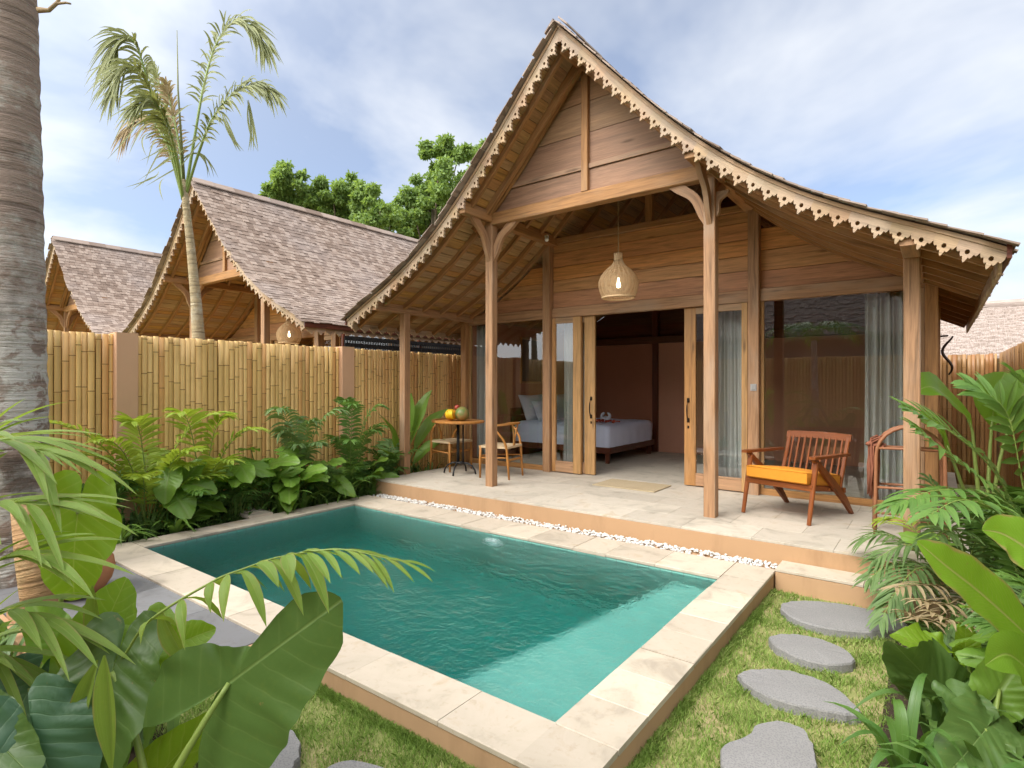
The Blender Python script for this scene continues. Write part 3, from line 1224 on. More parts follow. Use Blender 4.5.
# pool: basin, coping, kerb, water
m = MB()
ZB = -1.15
def quad(pts, uv):
    m.face(pts, uv)
def wallq(x0, y0, x1, y1, z0, z1):
    L = math.hypot(x1 - x0, y1 - y0)
    quad([(x0, y0, z0), (x1, y1, z0), (x1, y1, z1), (x0, y0, z1)], [(0, z0), (L, z0), (L, z1), (0, z1)])
wallq(PX0, PY0, PX1, PY0, ZB, -.03)
wallq(PX1, PY0, PX1, PY1, ZB, -.03)
wallq(PX1, PY1, PX0, PY1, ZB, -.03)
wallq(PX0, PY1, PX0, PY0, ZB, -.03)
quad([(PX0, PY0, ZB), (PX1, PY0, ZB), (PX1, PY1, ZB), (PX0, PY1, ZB)], [(PX0, PY0), (PX1, PY0), (PX1, PY1), (PX0, PY1)])
# the sun shelf in the pool
LA, LB, LZ = (-1.72, PY1 - .002), (-2.17, PY0 + .002), -.27
sh = [(LB[0], LB[1]), (PX1 - .003, LB[1]), (PX1 - .003, LA[1]), (LA[0], LA[1])]
quad([(x, y, LZ) for x, y in sh], sh)
wallq(LB[0], LB[1], LA[0], LA[1], ZB + .003, LZ)
struct(m, 'pool_basin', M['tile'])
m = MB()
WZ = -.045
e = .004
a_, b_, c_, d_ = PX0 + e, PX1 - e, PY0 + e, PY1 - e
wv = [(x, y, z) for z in (ZB + .006, WZ) for x, y in ((a_, c_), (b_, c_), (b_, d_), (a_, d_))]
m.raw(wv, [(0, 3, 2, 1), (0, 1, 5, 4), (1, 2, 6, 5), (2, 3, 7, 6), (3, 0, 4, 7)], None, 1)
m.raw(wv, [(4, 5, 6, 7)], None, 0)
_o = struct(m, 'pool_water', [M['water'], M['water_side']])
import bmesh
bm_ = bmesh.new()
bm_.from_mesh(_o.data)
bmesh.ops.remove_doubles(bm_, verts=bm_.verts, dist=1e-4)
bm_.to_mesh(_o.data)
bm_.free()
m = MB()
def coping_row(x0, x1, y0, y1, alongx, L):
    p = x0 if alongx else y0
    end = x1 if alongx else y1
    k = 0
    while p < end - .02:
        q = min(p + L[k % len(L)], end)
        if end - q < .12:
            q = end
        t = U(-.0012, .0012)
        if alongx:
            m.box(p + .0016, q - .0016, y0, y1, -.028 + t, t, .004)
        else:
            m.box(x0, x1, p + .0016, q - .0016, -.028 + t, t, .004)
        p = q
        k += 1
coping_row(CX0, PX1 - .0, CY0, PY0 + .01, True, [.60, .64, .58, .66, .62, .60, .66, .33])
coping_row(PX1 - .01, CX1, CY0, PY0 - .002, True, [1])
coping_row(PX1 - .01, CX1, PY0 + .0, CY1, False, [.30, .31, .29, .32])
coping_row(CX0, PX0 + .01, PY0 + .012, CY1, False, [.42, .44, .4])
coping_row(PX0 + .012, PX1 - .012, PY1 - .01, CY1, True, [.5, .33, .46, .5, .4, .48])
struct(m, 'pool_coping', M['trav'])
m = MB()
k0, k1 = GZ - .1, -.0295
m.box(CX0 + .004, CX1 - .004, CY0 + .004, PY0 - .004, k0, k1, 0)
m.box(PX1 + .004, CX1 - .004, PY0 - .004, CY1 - .01, k0, k1, 0)
m.box(CX0 + .004, PX0 - .004, PY0 - .004, CY1 - .01, k0, k1, 0)
m.box(PX0 - .004, PX1 + .004, PY1 + .004, CY1 - .01, k0, k1, 0)
struct(m, 'pool_kerb', M['kerb'])
# strip of white pebbles between the coping and the terrace
m = MB()
m.box(CX0, CX1, CY1 + .0, 5.132, k0, -.03, 0)
struct(m, 'pebble_bed', M['kerb'])
def blob(m, c, r, sq, seed, sub=1):
    t = (1 + 5 ** .5) / 2
    vs = [(-1, t, 0), (1, t, 0), (-1, -t, 0), (1, -t, 0), (0, -1, t), (0, 1, t), (0, -1, -t), (0, 1, -t), (t, 0, -1), (t, 0, 1), (-t, 0, -1), (-t, 0, 1)]
    fs = [(0, 11, 5), (0, 5, 1), (0, 1, 7), (0, 7, 10), (0, 10, 11), (1, 5, 9), (5, 11, 4), (11, 10, 2), (10, 7, 6), (7, 1, 8), (3, 9, 4), (3, 4, 2), (3, 2, 6), (3, 6, 8), (3, 8, 9), (4, 9, 5), (2, 4, 11), (6, 2, 10), (8, 6, 7), (9, 8, 1)]
    rr = Matrix.Rotation(U(0, 6.28), 3, 'Z')
    out = []
    for v in vs:
        q = Vector(v).normalized() * r * U(.8, 1.2)
        q = rr @ Vector((q.x * sq[0], q.y * sq[1], q.z * sq[2]))
        out.append(q + Vector(c))
    m.raw(out, fs)
m = MB()
for i in range(1500):
    x = U(-6.1, -1.06)
    y = CY1 + .02 + (U(0, 1) ** .8) * .165
    blob(m, (x, y, -.022 + U(0, .022)), U(.008, .017), (1.25, 1, .75), i)
tag(m.build('pebbles', M['pebble'], None, True), 'strip of small white pebbles between the pool coping and the terrace', 'pebbles', kind='stuff')

# stepping stones
STONES = [
    ([(-.93, 4.40), (-.86, 4.58), (-.68, 4.69), (-.42, 4.74), (-.22, 4.68), (-.12, 4.52), (-.24, 4.36), (-.38, 4.27), (-.56, 4.18), (-.76, 4.20)], 'long grey stepping stone nearest to the terrace step'),
    ([(-.874, 3.80), (-.80, 3.92), (-.70, 3.98), (-.59, 3.99), (-.477, 3.95), (-.37, 3.82), (-.41, 3.71), (-.56, 3.62), (-.72, 3.66)], 'small leaf shaped grey stepping stone, second from the terrace step'),
    ([(-.895, 3.26), (-.80, 3.37), (-.68, 3.44), (-.558, 3.45), (-.44, 3.41), (-.33, 3.28), (-.29, 3.20), (-.36, 3.15), (-.54, 3.09), (-.73, 3.10), (-.84, 3.18)], 'pointed grey stepping stone on the right lawn, third from the terrace step'),
    ([(-.775, 2.55), (-.69, 2.67), (-.68, 2.80), (-.62, 2.895), (-.515, 2.925), (-.455, 2.85), (-.42, 2.72), (-.385, 2.57), (-.44, 2.38), (-.56, 2.30), (-.70, 2.36)], 'broad notched grey stepping stone on the right lawn, nearest to the camera'),
    ([(-2.42, 1.49), (-2.31, 1.47), (-2.19, 1.40), (-2.12, 1.30), (-2.15, 1.16), (-2.26, 1.10), (-2.42, 1.16), (-2.50, 1.32)], 'grey stepping stone half hidden under the big elephant ear leaf'),
    ([(-2.03, 1.37), (-2.03, 1.46), (-1.956, 1.53), (-1.815, 1.57), (-1.70, 1.52), (-1.70, 1.40), (-1.80, 1.28), (-1.95, 1.27)], 'grey stepping stone at the bottom edge on the lawn in front of the pool'),
]
def smooth_poly(p, n=3):
    for _ in range(n):
        q = []
        for i in range(len(p)):
            a, b = p[i], p[(i + 1) % len(p)]
            q += [(a[0] * .75 + b[0] * .25, a[1] * .75 + b[1] * .25), (a[0] * .25 + b[0] * .75, a[1] * .25 + b[1] * .75)]
        p = q
    return p
for poly, lab in STONES:
    cx, cy = sum(p[0] for p in poly) / len(poly), sum(p[1] for p in poly) / len(poly)
    p = smooth_poly(poly, 2)
    p = [(x + U(-.006, .006), y + U(-.006, .006)) for x, y in p]
    m = MB()
    n = len(p)
    top = [(x - cx, y - cy, .032) for x, y in p]
    ins = [((x - cx) * .975, (y - cy) * .975, .041 + U(-.002, .002)) for x, y in p]
    bot = [((x - cx) * 1.01, (y - cy) * 1.01, -.05) for x, y in p]
    vs = bot + top + ins
    fs = []
    for i in range(n):
        j = (i + 1) % n
        fs += [(i, j, n + j, n + i), (n + i, n + j, 2 * n + j, 2 * n + i)]
    vs.append((0, 0, .042))
    for i in range(n):
        fs.append((2 * n + i, 2 * n + (i + 1) % n, 3 * n))
    m.raw(vs, fs)
    tag(m.build('stepping_stone', M['stone'], None, False, (cx, cy, GZ + .012)), lab, 'stepping stone', 'stepping stones across the lawn')

# lawn: blades of grass
def in_poly(x, y, poly):
    r = np.zeros(x.shape, bool)
    n = len(poly)
    for i in range(n):
        x0, y0 = poly[i]
        x1, y1 = poly[(i + 1) % n]
        if y0 == y1:
            continue
        c = ((y0 > y) != (y1 > y)) & (x < (x1 - x0) * (y - y0) / (y1 - y0) + x0)
        r ^= c
    return r
def lawn():
    pts = []
    for (x0, x1, y0, y1, n) in ((CX1 + .002, .35, 1.2, 4.85, 78000), (-3.1, CX1, .55, CY0 - .002, 48000), (CX1, .0, .8, 1.81, 12000)):
        x = rng.uniform(x0, x1, n)
        y = rng.uniform(y0, y1, n)
        pts.append(np.stack([x, y], 1))
    # a fringe of longer blades along the kerbs
    k = 9000
    t = rng.uniform(0, 1, k)
    pts.append(np.stack([CX1 + .003 + np.abs(rng.normal(0, .018, k)), 1.7 + t * 3.1], 1))
    pts.append(np.stack([-3.1 + t * 2.06, CY0 - .003 - np.abs(rng.normal(0, .018, k))], 1))
    nf = 2 * k
    p = np.concatenate(pts)
    fr = np.zeros(len(p), bool)
    fr[-nf:] = True
    keep = np.ones(len(p), bool)
    for poly, _ in STONES:
        keep &= ~in_poly(p[:, 0], p[:, 1], smooth_poly(poly, 1))
    # tufts and thin patches
    d = np.sin(p[:, 0] * 9 + np.sin(p[:, 1] * 7) * 2) * np.sin(p[:, 1] * 11 + np.sin(p[:, 0] * 6) * 2)
    keep &= fr | (rng.uniform(0, 1, len(p)) < .62 + .42 * d)
    p, d, fr = p[keep], d[keep], fr[keep]
    n = len(p)
    h = rng.uniform(.012, .036, n) * (1 + .25 * d) + fr * rng.uniform(0, .016, n)
    w = rng.uniform(.0012, .0027, n)
    a = rng.uniform(0, 2 * PI, n)
    lean = rng.uniform(.1, 1.1, n) * h
    la = rng.uniform(0, 2 * PI, n)
    base = np.stack([p[:, 0], p[:, 1], np.full(n, GZ)], 1)
    sd = np.stack([np.cos(a) * w, np.sin(a) * w, np.zeros(n)], 1)
    tip = base + np.stack([np.cos(la) * lean, np.sin(la) * lean, h], 1)
    mid = base + np.stack([np.cos(la) * lean * .35, np.sin(la) * lean * .35, h * .62], 1)
    v = np.stack([base - sd, base + sd, mid + sd * .8, tip, mid - sd * .8], 1).reshape(-1, 3)
    me = bpy.data.meshes.new('lawn_grass')
    me.vertices.add(len(v))
    me.vertices.foreach_set('co', v.astype(np.float32).ravel())
    me.loops.add(n * 5)
    me.loops.foreach_set('vertex_index', np.arange(n * 5, dtype=np.int32))
    me.polygons.add(n)
    me.polygons.foreach_set('loop_start', np.arange(0, n * 5, 5, dtype=np.int32))
    me.polygons.foreach_set('loop_total', np.full(n, 5, dtype=np.int32))
    me.materials.append(M['grass'])
    me.update(calc_edges=True)
    o = bpy.data.objects.new('lawn_grass', me)
    C.objects.link(o)
    tag(o, 'short yellow green lawn around the stepping stones beside the pool', 'grass', kind='stuff')
lawn()

# ------------------------------------------------------------------ fences
def bamboo_row(m, p0, p1, z0, z1, nrm, dia=(.050, .074), node_mi=1, n=8):
    """a row of upright culms from p0 to p1 (2D); nrm = side that is seen"""
    p0, p1 = Vector((*p0, 0)), Vector((*p1, 0))
    L = (p1 - p0).length
    d = (p1 - p0).normalized()
    start = len(m.v)
    s = 0
    while s < L - .02:
        w = U(*dia)
        if s + w > L:
            w = L - s
        c = p0 + d * (s + w / 2) + Vector((*nrm, 0)) * U(-.008, .008)
        tilt = d * U(-.006, .006)
        top = z1 + U(-.010, .008)
        r0 = w / 2 * U(.96, 1.03)
        taper = U(.9, 1.08)
        zs, rs = [z0], [r0]
        z = z0 + U(.05, .35)
        nodes = []
        while z < top - .03:
            nodes.append(z)
            z += U(.28, .46)
        for q in nodes:
            k = r0 + (r0 * taper - r0) * (q - z0) / (top - z0)
            zs += [q - .02, q - .006, q + .006, q + .02]
            rs += [k * .98, k * 1.07, k * 1.05, k * .97]
        zs.append(top)
        rs.append(r0 * taper)
        pts = [c + tilt * ((q - z0) / (top - z0)) + Vector((0, 0, q)) for q in zs]
        m.tube(pts, rs, n)
        for q in nodes:
            k = (r0 + (r0 * taper - r0) * (q - z0) / (top - z0)) * 1.075
            cc = c + tilt * ((q - z0) / (top - z0))
            m.tube([cc + Vector((0, 0, q - .0045)), cc + Vector((0, 0, q + .0045))], k, n, False, node_mi)
        s += w * .965
    # split culms: half as deep as they are wide
    nv = Vector((*nrm, 0))
    out = []
    for v in m.v[start:]:
        v = Vector(v)
        k = (v - p0).dot(nv)
        out.append(tuple(v - nv * (k * .6)))
    m.v[start:] = out
    return m

FX = -6.90
F = thing('bamboo_fence', 'yellow bamboo pole fence with pink plastered pillars left of the pool', 'fence', (FX, 2.3, GZ))
ys = [(-.55, .35), (2.33, .21), (5.13, .22), (7.93, .22), (10.9, .22)]
H_F = 2.03 - GZ
for i, (y, w) in enumerate(ys):
    m = MB()
    m.box(-.10, .075, y - 2.3 - w / 2, y - 2.3 + w / 2, -.05, H_F + .01, .008)
    m.build('pillar', M['pillar'], F)
for (a, wa), (b, wb) in zip(ys[:-1], ys[1:]):
    m = MB()
    bamboo_row(m, (0, a - 2.3 + wa / 2), (0, b - 2.3 - wb / 2), .02, H_F - .005, (1, 0))
    pn = m.build('bamboo_panel', [M['bamboo'], M['bnode']], F, True)
    m = MB()
    for z in (.35, 1.05, 1.75):
        m.bar((-.065, a - 2.3 + wa / 2, z), (-.065, b - 2.3 - wb / 2, z), .05, .06)
    m.build('rail', M['darkw'], pn)
    m = MB()
    m.box(-.062, -.052, a - 2.3 + wa / 2, b - 2.3 - wb / 2, .03, H_F - .06, 0)
    m.build('backing', M['fenceback'], pn)

RF = thing('bamboo_fence', 'weathered brown bamboo fence behind the right hand plants and house side', 'fence', (.78, 11.7, GZ))
m = MB()
bamboo_row(m, (0, -9.6), (0, 0), .02, 2.12, (-1, 0), (.05, .07))
m.build('bamboo_panel', [M['bamboo_old'], M['bnode']], RF, True)
m = MB()
bamboo_row(m, (-2.6, 0), (-.04, 0), .02, 2.12, (0, -1), (.05, .07))
m.build('bamboo_panel', [M['bamboo_old'], M['bnode']], RF, True)
m = MB()
for z in (.4, 1.7):
    m.bar((.06, -9.6, z), (.06, 0, z), .05, .06)
    m.bar((-2.6, .06, z), (0, .06, z), .05, .06)
m.build('rail', M['darkw'], RF)
m = MB()
m.box(.034, .042, -9.6, .05, .03, 2.05, 0)
m.box(-2.6, .03, .034, .042, .03, 2.05, 0)
m.build('backing', M['fenceback'], RF)

SN = thing('shade_net', 'dark shade net screen rising just above the bamboo fence behind the porch post', 'screen', (-7.35, 5.45, GZ))
m = MB()
for k in range(64):
    y = k * 3.2 / 63
    m.bar((0, y, .3), (0, y, 2.36), .036, .006, (0, 1, 0), 0)
for k in range(20):
    z = .3 + k * 2.06 / 19
    m.bar((.006, 0, z), (.006, 3.2, z), .006, .07, (0, 0, 1), 0)
m.build('net', M['iron'], SN)
for y in (0, 1.6, 3.2):
    m = MB()
    m.bar((-.03, y, 0), (-.03, y, 2.42), .05, .05, (0, 1, 0))
    m.build('post', M['darkw'], SN)
# the garden's front boundary, seen only as a reflection in the panes
BF = thing('bamboo_fence', 'bamboo fence mirrored in the window panes, opposite the villa', 'fence', (-3, -2.2, GZ))
m = MB()
bamboo_row(m, (-4.5, 0), (8.5, 0), .02, 2.35, (0, 1), (.07, .09), n=6)
m.build('bamboo_panel', [M['bamboo'], M['bnode']], BF, True)
m = MB()
m.box(-4.5, 8.5, -.05, -.042, .02, 2.3, 0)
m.build('backing', M['fenceback'], BF)
WW = thing('white_house', 'plain white building with a thatched roof, mirrored in the window panes', 'house', (-3, -4.2, GZ))
m = MB()
m.box(-6, 9, -3, 0, 0, 2.95, .01)
m.build('wall', M['white_wall'], WW)

# ------------------------------------------------------------------ thatched neighbour behind the right fence
def thatch_mat():
    t = NT('thatch')
    uv = t.coord('UV')
    g = t.noise(t.mapping(uv, (5, 55, 1)), 1, 5, .6)
    b = t.noise(t.mapping(t.coord('Object'), (1, 1, 9)), 1.5, 4)
    col = t.ramp(g, [(.3, (.16, .12, .10)), (.5, (.36, .29, .25)), (.7, (.52, .45, .40))])
    col = t.mix(t.math('MULTIPLY', b, .5), col, rgb(.30, .25, .22))
    return t.done(t.princ(col, .95, t.bump(g, .8, .02), .1))
M['thatch'] = thatch_mat()
def thatched_roof(name, parent, x0, x1, y0, y1, ze, zr, hipx=1.2):
    """courses of straw from eave to ridge, ridge along x"""
    m = MB()
    yc = (y0 + y1) / 2
    nc = 26
    for sgn, ye in ((-1, y0), (1, y1)):
        for i in range(nc):
            u0, u1 = i / nc, (i + 1.6) / nc
            u1 = min(u1, 1)
            xx = x0
            while xx < x1:
                w = U(.06, .14)
                k0 = u0 - U(0, .045)
                ya, za = ye + (yc - ye) * k0, ze + (zr - ze) * k0
                yb, zb = ye + (yc - ye) * u1, ze + (zr - ze) * u1
                lift = .05 + U(0, .035)
                pa, pb = Vector((xx, ya, za + lift)), Vector((xx + w, ya, za + lift + U(-.02, .02)))
                pc, pd = Vector((xx + w, yb, zb + .03)), Vector((xx, yb, zb + .03))
                ru = U(0, 20)
                us = [(ru, 0), (ru, w), (ru + .5, w), (ru + .5, 0)]
                lo = Vector((0, 0, -.09))
                m.raw([pa, pb, pc, pd, pa + lo, pb + lo], [(0, 1, 2, 3), (4, 5, 1, 0), (5, 2, 1), (4, 0, 3)], us + us[:2])
                xx += w
        m.face([(x0, ye, ze), (x1, ye, ze), (x1, yc, zr), (x0, yc, zr)], [(0, 0), (0, 5), (3, 5), (3, 0)])
    return m.build(name, M['thatch'], parent)
TH = thing('thatched_house', 'neighbour house with grey thatched roof behind the brown fence at the right', 'house', (4.5, 16, GZ))
thatched_roof('roof', TH, -8.2, 5, -2.6, 2.6, 2.12, 3.28)
m = MB()
m.box(-7.6, 4.6, -1.9, 1.9, 0, 2.35, .01)
m.build('wall', M['pillar'], TH)
m = MB()
m.tube([(-8.3, 0, 3.32), (5.1, 0, 3.32)], .13, 8)
m.build('ridge_cap', M['thatch'], TH, True)
thatched_roof('roof', WW, -6.5, 9.5, -4.2, 1.2, 3.0, 5.6)

# ------------------------------------------------------------------ furniture on the terrace
Z0 = FLOOR
# bistro table
T = thing('bistro_table', 'round wooden bistro table on black iron legs beside the porch post', 'table', (-5.60, 6.17, Z0))
m = MB()
m.lathe([(.0, .752), (.34, .752), (.362, .757), (.367, .768), (.365, .780), (.355, .785), (0, .785)], 48)
m.build('table_top', M['oak'], T)
m = MB()
for k in range(3):
    a = k * 2 * PI / 3 + .5
    m.tube([(.05 * math.cos(a), .05 * math.sin(a), .16), (.05 * math.cos(a), .05 * math.sin(a), .735)], .0125, 8)
m.lathe([(0, .735), (.15, .735), (.15, .752), (0, .752)], 16)
m.lathe([(0, .15), (.068, .15), (.072, .165), (.068, .185), (0, .185)], 16)
m.build('column', M['iron'], T, True)
for k in range(4):
    a = k * PI / 2 + .35
    m = MB()
    pts = [(.05, .17), (.12, .165), (.19, .13), (.235, .07), (.25, .012)]
    m.tube([(r * math.cos(a), r * math.sin(a), z) for r, z in pts], [.013, .013, .0125, .012, .014], 8)
    m.build('leg', M['iron'], T, True)

# fruit
FZ = Z0 + .786
def fruit(name, label, mat, loc, prof, n=20, rot=(0, 0, 0), group='fruit on the bistro table'):
    m = MB()
    m.lathe(prof, n)
    o = m.build(name, mat, None, True, loc)
    o.rotation_euler = rot
    o.scale = (1.12, 1.12, 1.12)
    return tag(o, label, 'fruit', group)
def egg(rx, h, k=.0):
    p = []
    for i in range(13):
        a = i / 12 * PI
        p.append((max(1e-5, rx * math.sin(a) * (1 + k * math.cos(a))), h / 2 * (1 - math.cos(a))))
    return p
def egg0(rx, h, k=.0):
    p = egg(rx, h, k)
    p[0] = (1e-5, 0)
    p[-1] = (1e-5, h)
    return p
fruit('papaya', 'large green and brown speckled fruit at the right of the fruit pile', M['melon'], (-5.545, 6.16, FZ), egg0(.095, .185, .08))
fruit('mango', 'orange yellow fruit lying at the left of the fruit pile', M['mango'], (-5.705, 6.10, FZ), egg0(.085, .15, -.06))
fruit('rambutan', 'small dark red fruit on top of the fruit pile', M['rambutan'], (-5.632, 6.15, FZ + .158), egg0(.036, .066))
fruit('rambutan', 'small red fruit tucked behind the yellow one', M['rambutan'], (-5.665, 6.235, FZ), egg0(.06, .12))
m = MB()
for k in range(4):
    a0 = -.6 + k * .35
    pts = []
    for i in range(9):
        u = i / 8
        pts.append((.028 * (k - 1.5) + .02 * math.sin(a0) * u, -.02 - .035 * math.sin(u * PI), .17 - .145 * u))
    m.tube(pts, [.004, .012, .016, .017, .017, .016, .014, .010, .004], 7)
tag(m.build('banana_bunch', M['banana'], None, True, (-5.645, 6.045, FZ)), 'small bunch of yellow bananas in front of the fruit pile', 'fruit', 'fruit on the bistro table')

# wishbone chairs
def wishbone(label, loc, rz):
    """faces local -y"""
    t = thing('wishbone_chair', label, 'chair', loc, rz, 'wooden chairs at the bistro table')
    for sx in (-1, 1):
        m = MB()
        m.tube([(sx * .235, -.215, 0), (sx * .237, -.213, .25), (sx * .232, -.21, .455)], [.013, .019, .017], 10)
        m.build('leg', M['oak'], t, True)
        m = MB()
        m.tube([(sx * .215, .235, 0), (sx * .215, .215, .22), (sx * .22, .20, .43), (sx * .25, .165, .55), (sx * .285, .085, .66), (sx * .285, .03, .712)],
               [.013, .018, .019, .017, .016, .014], 10)
        m.build('leg', M['oak'], t, True)
        m = MB()
        m.tube([(sx * .233, -.21, .28), (sx * .216, .21, .30)], .0105, 8)
        m.build('stretcher', M['oak'], t, True)
    for y, z, w in ((-.212, .30, .232), (.21, .26, .214), (-.212, .435, .23), (.2, .435, .215)):
        m = MB()
        m.bar((-w, y, z), (w, y, z), .02, .032, ch=.006)
        m.build('stretcher', M['oak'], t)
    m = MB()
    vs, fs, us = [], [], []
    n = 8
    for i in range(n + 1):
        for j in range(n + 1):
            u, v = i / n * 2 - 1, j / n * 2 - 1
            wd = .245 - .018 * (v + 1) / 2
            vs.append((u * wd, v * .225 - .005, .455 - .022 * (1 - u * u) * (1 - v * v)))
            us.append((u, v))
    for i in range(n):
        for j in range(n):
            a = i * (n + 1) + j
            fs.append((a, a + n + 1, a + n + 2, a + 1))
    m.raw(vs, fs, us)
    b = [(x, y, z - .03) for x, y, z in vs]
    m.raw(b, [tuple(reversed(f)) for f in fs], us)
    rim = [i * (n + 1) for i in range(n + 1)] + [n * (n + 1) + j for j in range(1, n + 1)] + [i * (n + 1) + n for i in range(n - 1, -1, -1)] + [j for j in range(n - 1, 0, -1)]
    k = len(rim)
    m.raw([vs[i] for i in rim] + [b[i] for i in rim], [(i, k + i, k + (i + 1) % k, (i + 1) % k) for i in range(k)])
    m.build('seat', M['woven'], t)
    # bent top rail and the Y of the back
    m = MB()
    A, B = [], []
    for i in range(21):
        a = -.12 * PI + 1.24 * PI * i / 20
        x, y = -.30 * math.cos(a), .02 + .20 * math.sin(a)
        w = .017 + .012 * math.sin(PI * i / 20)
        A.append((x * (1 - w / .3), y - w * max(0, math.sin(a)), .722 + .03 * math.sin(PI * i / 20)))
        B.append((x * (1 + w / .3), y + w * max(0, math.sin(a)), .722 + .03 * math.sin(PI * i / 20)))
    m.ribbon(A, B, (0, 0, .026))
    m.build('top_rail', M['oak'], t)
    m = MB()
    th = (0, .012, 0)
    m.ribbon([(-.028, .195, .44), (-.026, .20, .54), (-.05, .208, .63), (-.095, .215, .745)], [(.0, .195, .44), (.0, .2, .56), (-.024, .208, .64), (-.06, .215, .745)], th)
    m.ribbon([(.0, .195, .44), (.0, .2, .56), (.024, .208, .64), (.06, .215, .745)], [(.028, .195, .44), (.026, .20, .54), (.05, .208, .63), (.095, .215, .745)], th)
    m.build('back_splat', M['oak'], t)
    return t
wishbone('light wooden wishbone chair right of the bistro table, partly behind the porch post', (-4.99, 6.38, Z0), R(-80))
wishbone('light wooden wishbone chair left of the bistro table, against the bamboo fence', (-6.05, 6.46, Z0), R(100 - 12))

# armchair
def armchair():
    t = thing('slatted_armchair', 'low dark teak armchair with slatted back and mustard orange seat cushion on the terrace', 'armchair', (-1.15, 6.40, Z0), R(-17.5))
    W = .335
    for sx in (-1, 1):
        x = sx * W
        m = MB()
        m.bar((x, -.435, 0), (x, -.30, .585), .032, .035, (1, 0, 0), .008, .034, .05)
        m.build('leg', M['teak'], t)
        m = MB()
        # the diagonal from under the arm down to the rear foot
        A = [(x - .016, -.36, .60), (x - .016, -.24, .50), (x - .016, -.02, .33), (x - .016, .22, .15), (x - .016, .395, .0)]
        B = [(x - .016, -.30, .61), (x - .016, -.19, .535), (x - .016, .04, .385), (x - .016, .285, .19), (x - .016, .44, .0)]
        m.ribbon(A, B, (.032, 0, 0))
        m.build('leg', M['teak'], t)
        m = MB()
        xo = x + sx * .012
        A = [(xo - .030, -.40, .612), (xo - .042, -.32, .612), (xo - .036, -.1, .606), (xo - .026, .2, .60), (xo - .018, .34, .598)]
        B = [(xo + .030, -.40, .612), (xo + .042, -.32, .612), (xo + .036, -.1, .606), (xo + .026, .2, .60), (xo + .018, .34, .598)]
        m.ribbon(A, B, (0, 0, .026))
        m.build('arm', M['teak'], t)
        m = MB()
        xi = x - sx * .03
        m.bar((xi, .20, .20), (xi, .435, .80), .026, .04, (1, 0, 0), .007)
        m.build('back_post', M['teak'], t)
        m = MB()
        m.bar((xi, -.36, .335), (xi, .30, .25), .026, .05, ch=.007)
        m.build('seat_rail', M['teak'], t)
    m = MB()
    for y, z, hh, nm in ((-.365, .335, .06, 'seat_rail'), (.285, .25, .05, 'seat_rail'), (-.02, .29, .03, 'seat_slat'), (.14, .27, .03, 'seat_slat')):
        m = MB()
        m.bar((-W, y, z), (W, y, z), .03, hh, ch=.006)
        m.build(nm, M['teak'], t)
    m = MB()
    A = [(-.335, .40, .765), (-.17, .408, .772), (0, .41, .775), (.17, .408, .772), (.335, .40, .765)]
    m.ribbon([(x, y, z - .03) for x, y, z in A], [(x, y + .016, z + .035) for x, y, z in A], (0, .024, .004))
    m.build('top_rail', M['teak'], t)
    m = MB()
    m.bar((-.31, .262, .335), (.31, .262, .335), .024, .04, ch=.006)
    m.build('back_rail', M['teak'], t)
    for k in range(9):
        x = -.255 + k * .51 / 8
        m = MB()
        m.bar((x, .262, .335), (x, .41, .755), .019, .012, (0, 1, 0), .004)
        m.build('back_slat', M['teak'], t)
    # cushion: a boxed pad with crowned faces
    m = MB()
    n = 14
    vs, us = [], []
    def pad(u, v, top):
        e = (1 - u ** 8) * (1 - v ** 8)
        x = u * .312
        y = -.42 + (v + 1) / 2 * .66
        slope = -.085 * (v + 1) / 2
        zz = .372 + slope + (.125 + .022 * (1 - u * u) * (1 - v * v) if top else 0)
        k = max(abs(u), abs(v))
        ins = .014 * max(0, (k - .9) / .1) ** 2
        return (x * (1 - ins), y, zz - (ins if top else -ins) * .9)
    idx = {}
    for top in (1, 0):
        for i in range(n + 1):
            for j in range(n + 1):
                idx[(top, i, j)] = len(vs)
                u, v = math.sin((i / n * 2 - 1) * PI / 2), math.sin((j / n * 2 - 1) * PI / 2)
                vs.append(pad(u, v, top))
    fs = []
    for i in range(n):
        for j in range(n):
            fs.append((idx[1, i, j], idx[1, i + 1, j], idx[1, i + 1, j + 1], idx[1, i, j + 1]))
            fs.append((idx[0, i, j], idx[0, i, j + 1], idx[0, i + 1, j + 1], idx[0, i + 1, j]))
        for j in (0, n):
            a = (idx[0, i, j], idx[0, i + 1, j], idx[1, i + 1, j], idx[1, i, j])
            fs.append(a if j == 0 else a[::-1])
            b = (idx[0, j, i], idx[0, j, i + 1], idx[1, j, i + 1], idx[1, j, i])
            fs.append(b[::-1] if j == 0 else b)
    m.raw(vs, fs)
    cu = m.build('seat_cushion', M['orange'], t, True)
    md = cu.modifiers.new('edge', 'EDGE_SPLIT')
    md.split_angle = R(50)
    m = MB()
    loop = [pad(math.sin(a) if abs(math.sin(a)) > 2 else u, v, 1) for a, u, v in [(0, -1, -1), (0, 1, -1), (0, 1, 1), (0, -1, 1), (0, -1, -1)]]
    m.tube(loop, .0045, 6)
    m.build('piping', M['orange'], cu, True)
armchair()

